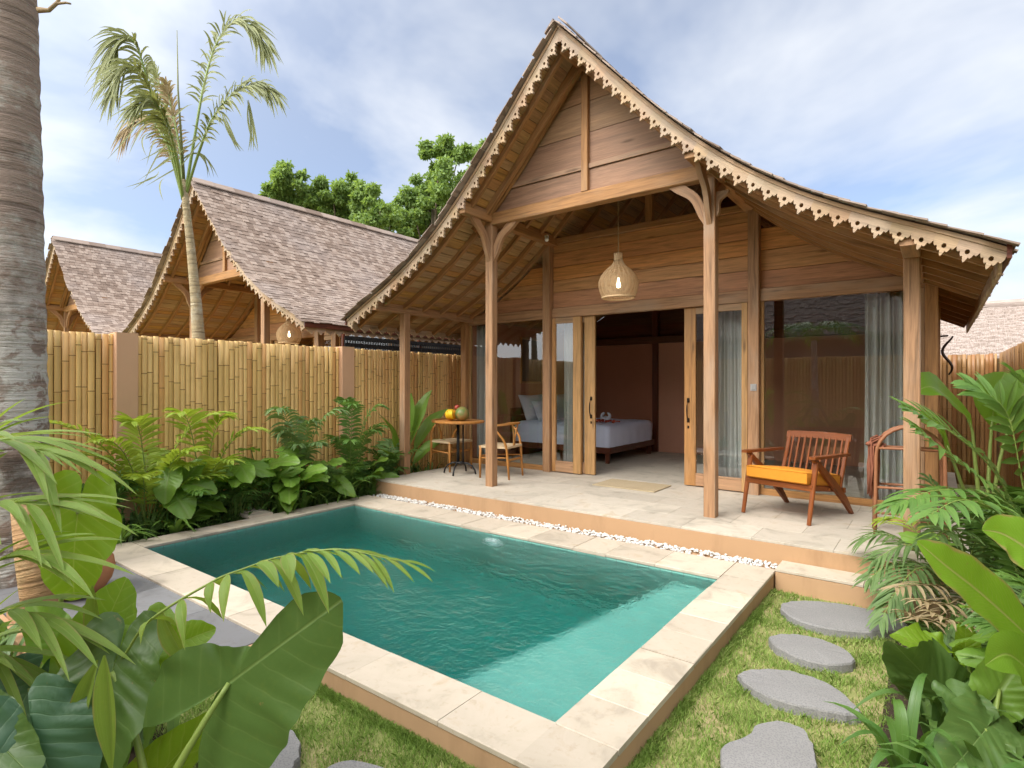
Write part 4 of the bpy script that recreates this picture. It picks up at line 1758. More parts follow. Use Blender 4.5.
# arched rack with a fringed throw
RK = thing('arched_rack', 'arched brown wooden folding rack behind the right hand porch post', 'rack', (-.20, 5.98, Z0), R(6))
for y, lean in ((-.10, .035), (.17, -.05)):
    m = MB()
    pts = [(-.25, y, 0), (-.245, y + lean * .5, .38), (-.24, y + lean, .70)]
    for k in range(1, 12):
        a = PI - PI * k / 12
        pts.append((.24 * math.cos(a), y + lean * (1 + .3 * math.sin(a)), .70 + .25 * math.sin(a)))
    pts += [(.24, y + lean, .70), (.245, y + lean * .5, .38), (.25, y, 0)]
    m.tube(pts, .0155, 8)
    m.build('arch', M['rattanw'], RK, True)
    for z in (.15, .42, .76):
        m = MB()
        yy = y + lean * z / .7
        m.tube([(-.243, yy, z), (0, yy - .004, z + .004), (.243, yy, z)], .0115, 8)
        m.build('rung', M['rattanw'], RK, True)
m = MB()
for k in range(46):
    x = -.285 + .012 * (k % 6) + U(-.01, .01)
    y = -.03 + U(-.05, .12)
    z1 = .78 + U(-.05, .06)
    z0 = .36 + U(-.06, .12)
    pts = [(x + .05, y, z1 + .03), (x, y, z1), (x + U(-.02, .01), y + U(-.01, .01), (z0 + z1) / 2), (x + U(-.025, .012), y + U(-.015, .015), z0)]
    m.tube(pts, [.007, .009, .010, .006], 5)
m.tube([(-.30, -.07, .79), (-.27, .0, .80), (-.22, .09, .80)], .018, 7)
tag(m.build('fringed_throw', M['fringe'], None, True, (-.20, 5.98, Z0)), 'brown fringed throw hanging from the left side of the arched rack', 'throw')

# doormat
m = MB()
for k in range(34):
    x = k * .85 / 34
    m.bar((x + .0125, 0, .008), (x + .0125, .55, .008), .0245, .014 + U(-.002, .002), ch=.004)
o = tag(m.build('doormat', M['jute'], None, False, (-3.60, 6.53, Z0 + .001)), 'beige woven doormat on the terrace in front of the open doors', 'doormat')

# pendant lamp
def pendant(label, loc, ztop):
    t = thing('pendant_lamp', label, 'lamp', loc, 0, 'wicker pendant lamps under the gables')
    m = MB()
    m.tube([(0, 0, .56), (0, 0, ztop - loc[2])], .006, 6)
    m.build('cord', M['cord'], t, True)
    prof = [(.052, .56), (.050, .50), (.056, .45), (.095, .40), (.165, .34), (.22, .27), (.245, .20), (.245, .14), (.228, .07), (.205, .015), (.20, 0)]
    zz = np.array([p[1] for p in prof])[::-1]
    rr = np.array([p[0] for p in prof])[::-1]
    m = MB()
    n = 40
    def pt(a, z):
        r = float(np.interp(z, zz, rr))
        return (r * math.cos(a), r * math.sin(a), z)
    z = 0.0
    k = 0
    while z < .56:
        m.tube([pt(2 * PI * i / 40, z + .004 * math.sin(i * PI * .5 * 2 + k * PI)) for i in range(41)], .0034, 4, False)
        z += .0125
        k += 1
    for i in range(44):
        a = 2 * PI * i / 44
        m.tube([pt(a + (.35 if i % 2 else -.35) * q / 14, q / 14 * .56) for q in range(15)], .0026, 4, False)
    m.tube([pt(2 * PI * i / 40, 0.0) for i in range(41)], .011, 6, False)
    m.build('lamp_shade', M['wicker'], t, True)
    m = MB()
    m.lathe([(1e-5, .12), (.022, .128), (.030, .155), (.024, .19), (.013, .215), (.013, .25), (1e-5, .25)], 12)
    m.build('bulb', M['bulb'], t, True)
    return t
P1 = pendant('round wicker pendant lamp with a glowing bulb hanging over the terrace of the big villa', (-3.20, 6.47, 2.58), 5.06)
P2 = copy_tree(P1)
P2.location = (-10.75, 6.6, 2.35)
P2['label'] = 'wicker pendant lamp under the gable of the house behind the bamboo fence'

# spotlight under the beam
SL = thing('spotlight', 'small white spotlight fixed under the gable beam by the left tall post', 'lamp', (-4.36, 6.6, 3.545))
m = MB()
m.tube([(0, 0, 0), (.035, -.05, -.035), (.06, -.09, -.06)], [.02, .026, .028], 10)
m.build('lamp_head', M['whiteplastic'], SL, True)
m = MB()
m.box(-.02, .02, -.02, .02, -.005, .03)
m.build('mount', M['whiteplastic'], SL)

# ------------------------------------------------------------------ the bedroom
B = thing('bed', 'double bed on a dark wooden frame inside the room', 'bed', (-5.28, 9.30, Z0))
m = MB()
m.box(-1.0, .98, -.92, -.86, .17, .27)
m.box(-1.0, .98, .86, .92, .17, .27)
m.box(.92, .98, -.858, .858, .172, .268)
m.box(-1.0, .9, -.855, .855, .18, .20)
m.build('bed_frame', M['darkw'], B)
for x in (-.94, .9):
    for y in (-.84, .84):
        m = MB()
        m.bar((x, y, 0), (x, y, .175), .06, .06, (0, 1, 0), .006, .075, .075)
        m.build('leg', M['darkw'], B)
m = MB()
m.box(-1.05, -1.0, -.95, .95, .1, .88, .01)
m.build('headboard', M['darkw'], B)
def soft(m, x0, x1, y0, y1, z0, z1, r=.08, wob=.008, n=18):
    """rounded slab with small wrinkles, no underside seam"""
    vs, fs = [], []
    cols = []
    us = np.linspace(0, 1, n)
    path = []
    for a in np.linspace(0, 1, 6):
        path.append((0, z0 + (z1 - r - z0) * a))
    for a in np.linspace(0, PI / 2, 6)[1:]:
        path.append((r * (1 - math.cos(a)), z1 - r + r * math.sin(a)))
    per = []
    pts2 = []
    nx, ny = 22, 20
    for i in range(nx):
        pts2.append((i / nx, 0))
    for i in range(ny):
        pts2.append((1, i / ny))
    for i in range(nx):
        pts2.append((1 - i / nx, 1))
    for i in range(ny):
        pts2.append((0, 1 - i / ny))
    k = len(pts2)
    for li, (ins, z) in enumerate(path):
        for q, (u, v) in enumerate(pts2):
            x = x0 + ins + (x1 - x0 - 2 * ins) * u
            y = y0 + ins + (y1 - y0 - 2 * ins) * v
            f = (1 - li / 6) if li < 6 else 0
            w = math.sin(q * 1.9) * .012 * f + U(-wob, wob) * .4
            cx, cy = x - (x0 + x1) / 2, y - (y0 + y1) / 2
            dd = Vector((cx / (x1 - x0), cy / (y1 - y0)))
            dd.normalize()
            vs.append((x + dd.x * w, y + dd.y * w, z + (U(-wob, wob) if li > 6 else 0)))
    for li in range(len(path) - 1):
        for q in range(k):
            q2 = (q + 1) % k
            fs.append((li * k + q, li * k + q2, (li + 1) * k + q2, (li + 1) * k + q))
    vs.append(((x0 + x1) / 2, (y0 + y1) / 2, z1 + .006))
    for q in range(k):
        fs.append(((len(path) - 1) * k + q, (len(path) - 1) * k + (q + 1) % k, len(vs) - 1))
    m.raw(vs, fs)
m = MB()
m.box(-.97, .90, -.83, .83, .205, .58, .03)
m.build('mattress', M['sheet'], B)
m = MB()
soft(m, -.98, .95, -.90, .90, .245, .64, .09)
o = m.build('bedspread', M['sheet'], None, True, (-5.28, 9.30, Z0))
tag(o, 'pale lilac white bedspread covering the bed and hanging over its foot', 'bedspread')
def pillow(label, loc, rot, w=.36, h=.25, t=.10):
    m = MB()
    n = 12
    vs, fs = [], []
    for s in (1, -1):
        for i in range(n + 1):
            for j in range(n + 1):
                u, v = i / n * 2 - 1, j / n * 2 - 1
                k = max(0, (1 - abs(u) ** 2.6) * (1 - abs(v) ** 2.6)) ** .55
                pin = 1 - .07 * (1 - (abs(u) * abs(v)))
                vs.append((u * w * pin, s * t * k, v * h * pin))
    N = (n + 1) ** 2
    for i in range(n):
        for j in range(n):
            a = i * (n + 1) + j
            f = (a, a + n + 1, a + n + 2, a + 1)
            fs += [f, tuple(N + q for q in reversed(f))]
    m.raw(vs, fs)
    o = m.build('pillow', M['pillowm'], None, True, loc)
    o.rotation_euler = rot
    return tag(o, label, 'pillow', 'pillows on the bed')
pillow('large white pillow leaning on the headboard, nearer the window', (-6.12, 8.86, Z0 + .86), (R(-22), 0, R(90)), .40, .28)
pillow('smaller white pillow standing in front of the large one', (-5.90, 8.92, Z0 + .82), (R(-28), 0, R(78)), .30, .22)
pillow('white pillow on the far side of the bed head', (-6.10, 9.72, Z0 + .86), (R(-22), 0, R(90)), .40, .28)
m = MB()
for k in range(40):
    a, r = U(0, 6.28), U(.0, 1) ** .5
    blob(m, (.30 * r * math.cos(a), .17 * r * math.sin(a), .02 + .035 * (1 - r) * U(.4, 1.2)), U(.018, .035), (1, 1, .6), k)
tag(m.build('petal_arrangement', M['rambutan'], None, True, (-4.70, 8.95, Z0 + .645)), 'heap of dark red petals strewn on the bedspread', 'petals')
m = MB()
for sx in (-1, 1):
    pts = []
    for i in range(9):
        u = i / 8
        pts.append((sx * (.03 + .05 * math.sin(u * PI)), -.02 + .02 * u, .03 + .15 * u - .05 * max(0, u - .6)))
    m.tube(pts, [.055, .05, .042, .034, .028, .026, .024, .022, .016], 8)
blob(m, (0, 0, .05), .075, (1.2, 1, .7), 2)
tag(m.build('folded_towel', M['pillowm'], None, True, (-4.82, 9.25, Z0 + .64)), 'white towel folded into a figure beside the petals on the bed', 'towel')
PT = thing('wall_picture', 'framed picture on the bedroom wall above the bed', 'picture', (-6.31, 9.0, 1.95))
m = MB()
m.box(0, .02, -.33, .33, -.40, .40, .002)
m.build('canvas', M['paper'], PT)
m = MB()
m.box(-.005, .035, -.37, -.331, -.44, .44)
m.box(-.005, .035, .331, .37, -.44, .44)
m.box(-.004, .034, -.33, .33, .401, .44)
m.box(-.004, .034, -.33, .33, -.44, -.401)
m.build('frame', M['oak'], PT)

def curtain(label, x0, x1, y, z0=FLOOR + .02, z1=2.50, waves=8, amp=.035):
    m = MB()
    n = waves * 8
    vs, fs = [], []
    nz = 8
    for k in range(nz + 1):
        v = k / nz
        for i in range(n + 1):
            u = i / n
            a = u * waves * 2 * PI
            s = amp * (1 - .35 * v) * (1 + .3 * math.sin(u * 5.1))
            vs.append((x0 + (x1 - x0) * u + .012 * math.sin(a * .5 + v * 2), y + s * math.sin(a + .5 * math.sin(v * 3 + u * 7)), z0 + (z1 - z0) * v))
    for k in range(nz):
        for i in range(n):
            a = k * (n + 1) + i
            fs.append((a, a + 1, a + n + 2, a + n + 1))
    m.raw(vs, fs)
    cxm = (x0 + x1) / 2
    m.v = [(x - cxm, yy - y, z - z0) for x, yy, z in m.v]
    o = m.build('curtain', M['curtain'], None, True, (cxm, y, z0))
    sm = o.modifiers.new('thickness', 'SOLIDIFY')
    sm.thickness = .003
    return tag(o, label, 'curtain', 'grey curtains behind the panes')
curtain('grey curtain gathered at the left end of the left window', -6.35, -5.92, 7.42, waves=8)
curtain('grey curtain behind the glass panel left of the open doorway', -4.62, -4.22, 7.46, waves=7, amp=.025)
curtain('grey curtain behind the glass panel right of the open doorway', -2.36, -1.90, 7.46, waves=7, amp=.025)
curtain('grey curtain gathered at the right end of the big window', -.66, -.12, 7.42, waves=9)

# ------------------------------------------------------------------ small things round the pool
m = MB()
m.box(-.20, .20, -.14, .14, 0, .035, .005)
m.box(-.10, .10, -.07, .07, .0365, .042, .002)
tag(m.build('skimmer_lid', M['trav'], None, False, (-6.33, 3.42, -.012)), 'square pale stone skimmer lid set behind the left pool edge', 'lid')
PL = thing('pool_light', 'round white underwater light on the far pool wall', 'lamp', (-3.62, PY1 - .002, -.26))
m = MB()
m.lathe([(.10, 0), (.115, .012), (.105, .03), (.085, .034), (1e-5, .036)], 24)
m.v = [(x, -z, y) for x, y, z in m.v]
m.build('lamp_head', M['whiteplastic'], PL, True)
POT = thing('clay_pot', 'round terracotta pot beside the grey paving at the left', 'pot', (-4.93, 1.37, -.012))
m = MB()
m.lathe([(.10, 0), (.15, .02), (.205, .10), (.225, .18), (.215, .25), (.19, .285), (.205, .30), (.205, .33), (.175, .33), (.17, .29), (.16, .27), (1e-5, .27)], 28)
m.build('body', M['clay'], POT, True)
m = MB()
m.lathe([(1e-5, .285), (.10, .29), (.165, .28)], 16)
m.build('soil', M['soil'], POT)
PLW = thing('planter_wall', 'low tan rendered planter kerb among the foreground leaves', 'planter', (-4.25, 1.1, GZ))
m = MB()
m.box(-.62, .45, -.13, .02, -.02, .19, .02)
m.build('wall', M['stucco'], PLW)

# ------------------------------------------------------------------ plants
UP = Vector((0, 0, 1))
_th = np.radians([0, 10, 22, 35, 50, 65, 80, 100, 120, 138, 152, 164, 173, 180])
_rr = np.array([1.0, .94, .85, .76, .69, .63, .595, .57, .575, .60, .61, .56, .42, .05])


def bez(a, b, c, n=10):
    a, b, c = Vector(a), Vector(b), Vector(c)
    return [a * (1 - t) ** 2 + b * 2 * t * (1 - t) + c * t * t for t in [i / n for i in range(n + 1)]]


def ear(m, A, T, nrm, wr=.9, fold=.12, droop=.18, rip=.012, wave=.05, nv=6.5, slope=.62, lobe=1.0, ph=None, asym=0, tears=(), outline=None):
    """heart shaped leaf; A = where the stalk meets the blade, T = the tip"""
    A, T = Vector(A), Vector(T)
    ex = T - A
    L = ex.length
    ex.normalize()
    ez = Vector(nrm)
    ez = (ez - ex * ez.dot(ex)).normalized()
    ey = ez.cross(ex)
    ph = U(0, 6) if ph is None else ph
    NA, NR = (144 if outline is not None else 72), 11
    vs, us, fs = [], [], []
    for k in range(NA):
        th = -PI + 2 * PI * (k + .5) / NA
        r1 = float(np.interp(abs(th), _th, _rr)) if outline is None else float(np.interp(abs(th), *outline[0 if th > 0 else 1]))
        if abs(th) > PI / 2:
            r1 *= 1 + (lobe - 1) * (abs(th) - PI / 2) / (PI / 2)
        r1 *= 1 + .012 * math.sin(th * 19 + ph) + .02 * math.sin(th * 5 + ph * 2)
        for (t0, t1, dep) in tears:
            if t0 < th < t1:
                r1 *= 1 - dep * math.sin((th - t0) / (t1 - t0) * PI)
        for j in range(NR + 1):
            q = j / NR
            x, y = math.cos(th) * r1 * q, math.sin(th) * r1 * q * wr
            y *= 1 + asym * (1 if y > 0 else -1)
            p = (x - abs(y) / max(wr, .1) * slope) * nv
            z = fold * abs(y) - droop * (x * x if x > 0 else x * x * 1.2) - .10 * y * y
            z += rip * math.cos(2 * PI * p) * min(1, q * 1.6) * min(1, abs(y) * 9)
            z += wave * math.sin(th * 6 + ph) * q ** 3 + .35 * wave * math.sin(th * 13 + ph * 3) * q ** 5
            vs.append(A + (ex * x + ey * y + ez * z) * L)
            us.append((x, y / max(wr, .1)))
    for k in range(NA - 1):
        for j in range(NR):
            a = k * (NR + 1) + j
            b = a + NR + 1
            fs.append((a, a + 1, b + 1, b))
    m.raw(vs, fs, us)


def strip(m, pts, widths, up=UP, fold=.25, nx=4, wav=0.0, split=None):
    """long leaf along a centre line; UV.x along, UV.y -1..1 across"""
    pts = [Vector(p) for p in pts]
    n = len(pts)
    vs, us, fs = [], [], []
    ph = U(0, 6)
    for i, p in enumerate(pts):
        t = (pts[min(i + 1, n - 1)] - pts[max(i - 1, 0)]).normalized()
        s = t.cross(Vector(up))
        if s.length < .05:
            s = t.cross(Vector((1, 0, 0)))
        s.normalize()
        nn = s.cross(t)
        w = widths[i] if isinstance(widths, (list, tuple)) else widths(i / (n - 1))
        for j in range(nx + 1):
            v = j / nx * 2 - 1
            z = fold * abs(v) * w - .35 * fold * v * v * w
            if wav:
                z += wav * w * math.sin(i * 1.15 + ph + (2 if v > 0 else 0)) * v * v
            vs.append(p + s * (v * w) + nn * z)
            us.append((i / (n - 1), v))
    for i in range(n - 1):
        for j in range(nx):
            a = i * (nx + 1) + j
            fs.append((a, a + 1, a + nx + 2, a + nx + 1))
    m.raw(vs, fs, us)


def lens(w, peak=.4, tip=.0):
    def f(t):
        if t < peak:
            return w * (.12 + .88 * math.sin(t / peak * PI / 2))
        return w * max(tip, math.cos((t - peak) / (1 - peak) * PI / 2) ** .8)
    return f


def frond(m, rach, n=26, L=.4, w=.016, t0=.15, ang=R(58), lift=.25, droop=.35, up=UP, prof=None, jit=.1, nx=2, seg=4, r0=.008, mi=0, smi=1, wpk=.35):
    """pinnate leaf: rachis tube + leaflets"""
    rach = [Vector(p) for p in rach]
    k = len(rach)
    m.tube(rach, [r0 * (1 - .8 * i / (k - 1)) for i in range(k)], 6, True, smi)
    b0 = len(m.f)
    for i in range(n):
        t = t0 + (1 - t0) * (i + .5) / n
        f = t * (k - 1)
        a = min(int(f), k - 2)
        p = rach[a].lerp(rach[a + 1], f - a)
        tan = (rach[a + 1] - rach[a]).normalized()
        sd = tan.cross(Vector(up))
        if sd.length < .1:
            sd = tan.cross(VIEW)
        sd.normalize()
        nn = sd.cross(tan)
        u = (t - t0) / (1 - t0)
        pl = prof(u) if prof else (.45 + .55 * math.sin(min(1, u * 1.5) * PI / 2)) * (1 if u < .55 else 1 - .62 * (u - .55) / .45)
        an = ang * (1.12 - .62 * u)
        for s in (-1, 1):
            a2 = an + U(-jit, jit)
            d = (tan * math.cos(a2) + sd * s * math.sin(a2) + nn * (lift + U(-jit, jit))).normalized()
            ll = L * pl * U(.88, 1.1)
            dr = droop * U(.7, 1.3)
            pts = [p + d * (ll * q / seg) + Vector((0, 0, -dr * ll * (q / seg) ** 2)) for q in range(seg + 1)]
            strip(m, pts, lens(w * U(.85, 1.15), wpk), nn, .5, nx)
    for q in range(b0, len(m.f)):
        m.mi[q] = mi


def stalk(m, pts, r0, r1, mi=0, n=7):
    k = len(pts)
    m.tube(pts, [r0 + (r1 - r0) * i / (k - 1) for i in range(k)], n, True, mi)


def plant(name, label, cat, loc, group=None):
    return thing(name, label, cat, loc, 0, group)


def areca(label, loc, n, H, L, mat, w=.016, lean=None, lf=.34, nl=22, droop=.35, group=None, name='palm_plant', spread=1.0, seed=None):
    t = plant(name, label, 'palm', loc, group)
    for i in range(n):
        if lean and i < len(lean):
            dx, dy, h = lean[i]
        else:
            a = U(0, 2 * PI)
            q = U(.35, 1.0) * spread
            dx, dy, h = math.cos(a) * L * q, math.sin(a) * L * q, H * U(.65, 1)
        b = Vector((U(-.05, .05), U(-.05, .05), 0))
        tip = Vector((dx, dy, h))
        mid = Vector((dx * .28, dy * .28, h * 1.08))
        m = MB()
        frond(m, bez(b, mid, tip, 14), nl, lf * U(.85, 1.15), w, .28, R(60), .2, droop)
        m.build('frond', [mat, M['petiole']], t, True)
    return t


def lily(label, loc, n, L, mat, w=.022, group=None, name='lily_plant', up=.9, cat='plant'):
    t = plant(name, label, cat, loc, group)
    m = MB()
    for i in range(n):
        a = 2 * PI * i / n * 2.4 + U(-.3, .3)
        l = L * U(.7, 1.1)
        q = U(.35, .95)
        d = Vector((math.cos(a), math.sin(a), 0))
        pts = bez(d * .02, d * l * .25 * q + UP * l * up * U(.75, 1), d * l * q + UP * l * up * U(.25, .75), 9)
        strip(m, pts, lens(w * U(.8, 1.15), .35), UP, .35, 2)
    m.build('foliage', mat, t, True)
    return t


def broadplant(label, loc, leaves, mat, group=None, name='philodendron', wr=.7, size=.24, H=.6, n=9, lobe=.8, cat='plant'):
    t = plant(name, label, cat, loc, group)
    for i in range(n):
        if leaves and i < len(leaves):
            A, T = leaves[i]
            A, T = Vector(A), Vector(T)
        else:
            a = U(0, 2 * PI)
            d = Vector((math.cos(a), math.sin(a), 0))
            A = d * U(.10, .32) + UP * H * U(.45, 1.0)
            T = A + (d * U(.6, 1) + UP * U(-.35, .45)) .normalized() * size * U(.75, 1.25)
        nrm = (UP * 1.0 - VIEW * .55 + Vector((U(-.3, .3), U(-.3, .3), 0)))
        m = MB()
        ear(m, A, T, nrm, wr, .12, .2, .010, .04, 7, .5, lobe)
        lf = m.build('leaf', mat, t, True)
        m = MB()
        stalk(m, bez((U(-.03, .03), U(-.03, .03), 0), (A.x * .4, A.y * .4, A.z * .75), A, 8), .009, .005)
        m.build('stalk', M['petiole'], lf, True)
    return t


BZ = GZ + .02
gL = 'planting along the bamboo fence'
# --- palms along the fence, behind the pool
areca('yellow green areca palm in front of the first pink pillar of the bamboo fence', (-6.52, 2.40, BZ), 9, 1.15, .75, M['palmleaf_y'],
      .02, [(.15, -1.05, 1.28), (.35, -.55, 1.10), (.25, .75, 1.30), (.5, .3, .95), (.55, -.25, .75), (.1, -.65, .95), (.45, .55, .65), (.2, -.2, 1.25)], .30, 20, .3, gL)
areca('yellow green areca palm whose broad frond stands up in front of the first bamboo panel', (-6.58, 2.95, BZ), 7, 1.1, .6, M['palmleaf_y'],
      .022, [(.3, -.35, 1.32), (.4, .5, 1.1), (.25, .2, 1.25), (.5, .1, .8)], .32, 16, .35, gL)
areca('green palm with ragged drooping fronds in the middle of the fence bed', (-6.56, 4.15, BZ), 7, 1.2, .6, M['palmleaf_g'],
      .018, [(.35, -.5, 1.33), (.4, .4, 1.28), (.2, .1, 1.15), (.5, 0, .9)], .30, 20, .6, gL)
areca('upright green palm in front of the second pink pillar', (-6.52, 4.95, BZ), 8, 1.2, .5, M['palmleaf'],
      .016, [(.35, -.25, 1.36), (.25, .35, 1.30), (.45, .2, 1.05), (.5, -.4, .9), (.1, -.2, 1.4)], .30, 20, .45, gL)
areca('low green palm between the pool corner and the terrace end', (-6.5, 5.55, BZ), 7, .8, .5, M['palmleaf'], .018, None, .26, 16, .4, gL)
areca('small dark palm under the areca at the near end of the fence bed', (-6.55, 2.05, BZ), 7, .75, .55, M['palmleaf'], .017, None, .28, 18, .45, gL)
# --- broad leaves
broadplant('light green plant with large round leaves beside the areca palm', (-6.36, 2.62, BZ),
           [((.1, -.12, .68), (.22, -.22, .46)), ((.2, .1, .58), (.36, .24, .52)), ((.15, -.05, .45), (.36, -.02, .30)), ((.05, .1, .66), (.1, .22, .84))],
           M['broad'], gL, 'round_leaved_plant', .95, .22, .5, 6, .9)
for i, (y, h, sz, lab) in enumerate((
        (3.28, .58, .28, 'broad leaved philodendron between the two yellow areca palms and the ragged palm, nearer one'),
        (3.62, .72, .32, 'tall broad leaved philodendron in front of the middle of the first long bamboo panel'),
        (3.95, .55, .28, 'low broad leaved philodendron just left of the ragged drooping palm'),
        (4.45, .55, .24, 'broad leaved philodendron between the ragged palm and the second pillar'),
        (5.15, .50, .22, 'low broad leaved plant at the far pool corner beside the terrace plinth'))):
    broadplant(lab, (-6.44 + U(-.06, .06), y, BZ), None, M['broad'], gL, 'philodendron', .58, sz * 1.08, h * 1.25, 12, .75)
# big leaves beside the porch post
t = plant('canna_plant', 'tall plant with big upright paddle leaves between the porch post and the fence', 'plant', (-6.58, 5.98, BZ), gL)
for dx, dy, h, l, b in ((.1, -.45, 1.05, .55, .3), (.15, .25, 1.25, .6, .1), (.25, -.1, .85, .5, .4), (.1, .55, 1.05, .5, .3), (.2, -.6, .70, .45, .4), (.05, .05, 1.2, .55, .05), (.25, .35, .7, .45, .4)):
    m = MB()
    p = bez((0, 0, 0), (dx * .3, dy * .3, h * .9), (dx * 1.5, dy * 1.5, h * 1.25 - b * .3), 14)
    strip(m, p[5:], lens(.115, .45, .02), UP - VIEW * .6, .3, 6, .12)
    lf = m.build('leaf', M['broad'], t, True)
    m = MB()
    stalk(m, p[:7], .014, .007)
    m.build('stalk', M['petiole'], lf, True)
# --- lilies and dark grasses along the edge of the pool
ed = [(-6.22, 2.02, 0.55, 'strap'), (-6.28, 2.30, .38, 'strap_d'), (-6.24, 2.55, 0.52, 'strap'), (-6.30, 2.85, .36, 'strap_d'), (-6.36, 3.08, .34, 'strap_d'),
      (-6.26, 3.74, 0.55, 'strap'), (-6.25, 4.02, 0.60, 'strap'), (-6.27, 4.30, .40, 'strap_d'), (-6.25, 4.62, 0.57, 'strap'), (-6.3, 4.9, .36, 'strap_d'), (-6.28, 5.12, 0.44, 'strap')]
nth = ['first', 'second', 'third', 'fourth', 'fifth', 'sixth']
ki = {'strap': 0, 'strap_d': 0}
for x, y, l, mk in ed:
    q = nth[ki[mk]]
    ki[mk] += 1
    if mk == 'strap':
        lily('fresh green strap leaved lily along the left pool edge, %s from the near corner' % q, (x, y, BZ - .02), 18, l, M[mk], .024, 'lilies along the left pool edge')
    else:
        lily('dark narrow leaved clump along the left pool edge, %s from the near corner' % q, (x, y, BZ - .02), 40, l, M[mk], .009, 'dark clumps along the left pool edge', 'grass_clump')
for i, y in enumerate((2.72, 3.02, 3.30, 3.85, 4.40, 4.78, 5.35)):
    areca('low dark green palm tuft in the middle row of the bed along the bamboo fence', (-6.40 + U(-.05, .05), y, BZ), 9, .55, .42, M['palmleaf'], .012, None, .20, 18, .5,
          'low palm tufts in the fence bed', 'palm_tuft')
# dark undergrowth behind them
m = MB()
for i in range(1300):
    x, y = U(-6.82, -6.30), U(1.6, 6.6)
    h = U(.15, .50)
    a = U(0, 6.28)
    d = Vector((math.cos(a), math.sin(a), 0))
    b = Vector((x, y, BZ - .04))
    strip(m, bez(b, b + d * .06 + UP * h, b + d * U(.12, .32) + UP * h * U(.5, 1), 5), lens(U(.008, .022), .4), UP, .3, 2)
tag(m.build('undergrowth', M['strap_d'], None, True), 'dark leafy undergrowth at the foot of the bamboo fence', 'undergrowth', kind='stuff')

# --- right hand side
gR = 'planting at the right of the lawn'
RZ = GZ + .02
def P(px, py, d):
    return at(px, py, d)
def rel(base, *pts):
    b = Vector(base)
    return [Vector(p) - b for p in pts]
def frond_px(t, base, pts, mat, n=22, L=.3, w=.02, t0=.2, droop=.3, lift=.2, up=None, ang=R(58), r0=.008, stem='petiole', **kw):
    """a frond laid through surveyed points (px, py, depth)"""
    b = Vector(base)
    q = [P(*p) - b for p in pts]
    # Catmull-Rom through the points
    out = []
    for i in range(len(q) - 1):
        p0, p1, p2, p3 = q[max(i - 1, 0)], q[i], q[i + 1], q[min(i + 2, len(q) - 1)]
        for s in range(6):
            u = s / 6
            out.append(.5 * ((2 * p1) + (-p0 + p2) * u + (2 * p0 - 5 * p1 + 4 * p2 - p3) * u * u + (-p0 + 3 * p1 - 3 * p2 + p3) * u ** 3))
    out.append(q[-1])
    m = MB()
    frond(m, out, n, L, w, t0, ang, lift, droop, up or UP, r0=r0, **kw)
    return m.build('frond', [mat, M[stem]], t, True)

b = onz(1010, 640, RZ)
b = Vector((.62, 4.05, RZ))
t = plant('palm_plant', 'large dark green palm at the right edge with fronds reaching toward the house corner', 'palm', b, gR)
frond_px(t, b, [(1035, 560, 4.0), (1000, 480, 3.95), (955, 435, 3.85), (905, 408, 3.8)], M['palmleaf'], 15, .36, .030, .25, .12, .1, UP - VIEW * .5)
frond_px(t, b, [(1035, 560, 4.0), (1005, 500, 3.8), (950, 455, 3.65), (912, 425, 3.6)], M['palmleaf'], 16, .30, .026, .2, .3, .1, UP - VIEW * .4)
frond_px(t, b, [(1035, 560, 4.0), (1020, 470, 3.9), (1005, 410, 3.9), (970, 385, 4.0)], M['palmleaf'], 15, .36, .030, .3, .2, .1, UP - VIEW * .7)
frond_px(t, b, [(1035, 560, 4.0), (1040, 470, 3.9), (1040, 410, 3.8), (1015, 375, 3.7)], M['palmleaf'], 15, .36, .030, .3, .2, .1, UP - VIEW * .7)
frond_px(t, b, [(1035, 560, 4.0), (990, 500, 3.7), (940, 490, 3.5), (895, 505, 3.4)], M['palmleaf'], 18, .30, .022, .2, .35, .1)
frond_px(t, b, [(1035, 560, 4.0), (1010, 520, 3.5), (965, 500, 3.2), (930, 515, 3.0)], M['palmleaf'], 16, .28, .022, .2, .35, .1)
# broad banana like leaves behind it
b = Vector((.50, 5.0, RZ))
t = plant('banana_plant', 'young banana plant with broad pale leaves behind the right hand palm', 'plant', b, gR)
for pts, w in (([(985, 560, 5.0), (975, 460, 5.0), (968, 420, 5.0), (935, 388, 4.9), (915, 392, 4.9)], .20),
               ([(985, 560, 5.0), (990, 450, 5.1), (995, 400, 5.1), (1005, 372, 5.1)], .20),
               ([(985, 560, 5.0), (1000, 460, 5.0), (1020, 400, 5.0), (1045, 372, 5.0)], .21),
               ([(985, 560, 5.0), (960, 480, 4.9), (938, 430, 4.8), (915, 418, 4.7)], .15)):
    m = MB()
    q = rel(b, *[P(*p) for p in pts])
    out = []
    for i in range(len(q) - 1):
        p0, p1, p2, p3 = q[max(i - 1, 0)], q[i], q[i + 1], q[min(i + 2, len(q) - 1)]
        for s in range(5):
            u = s / 5
            out.append(.5 * ((2 * p1) + (-p0 + p2) * u + (2 * p0 - 5 * p1 + 4 * p2 - p3) * u * u + (-p0 + 3 * p1 - 3 * p2 + p3) * u ** 3))
    out.append(q[-1])
    k = len(out) // 2 - 1
    strip(m, out[k:], lens(w, .4, .05), UP - VIEW * .8, .22, 6, .08)
    lf = m.build('leaf', M['banana_l'], t, True)
    m = MB()
    stalk(m, out[:k + 2], .022, .010)
    m.build('stalk', M['petiole'], lf, True)

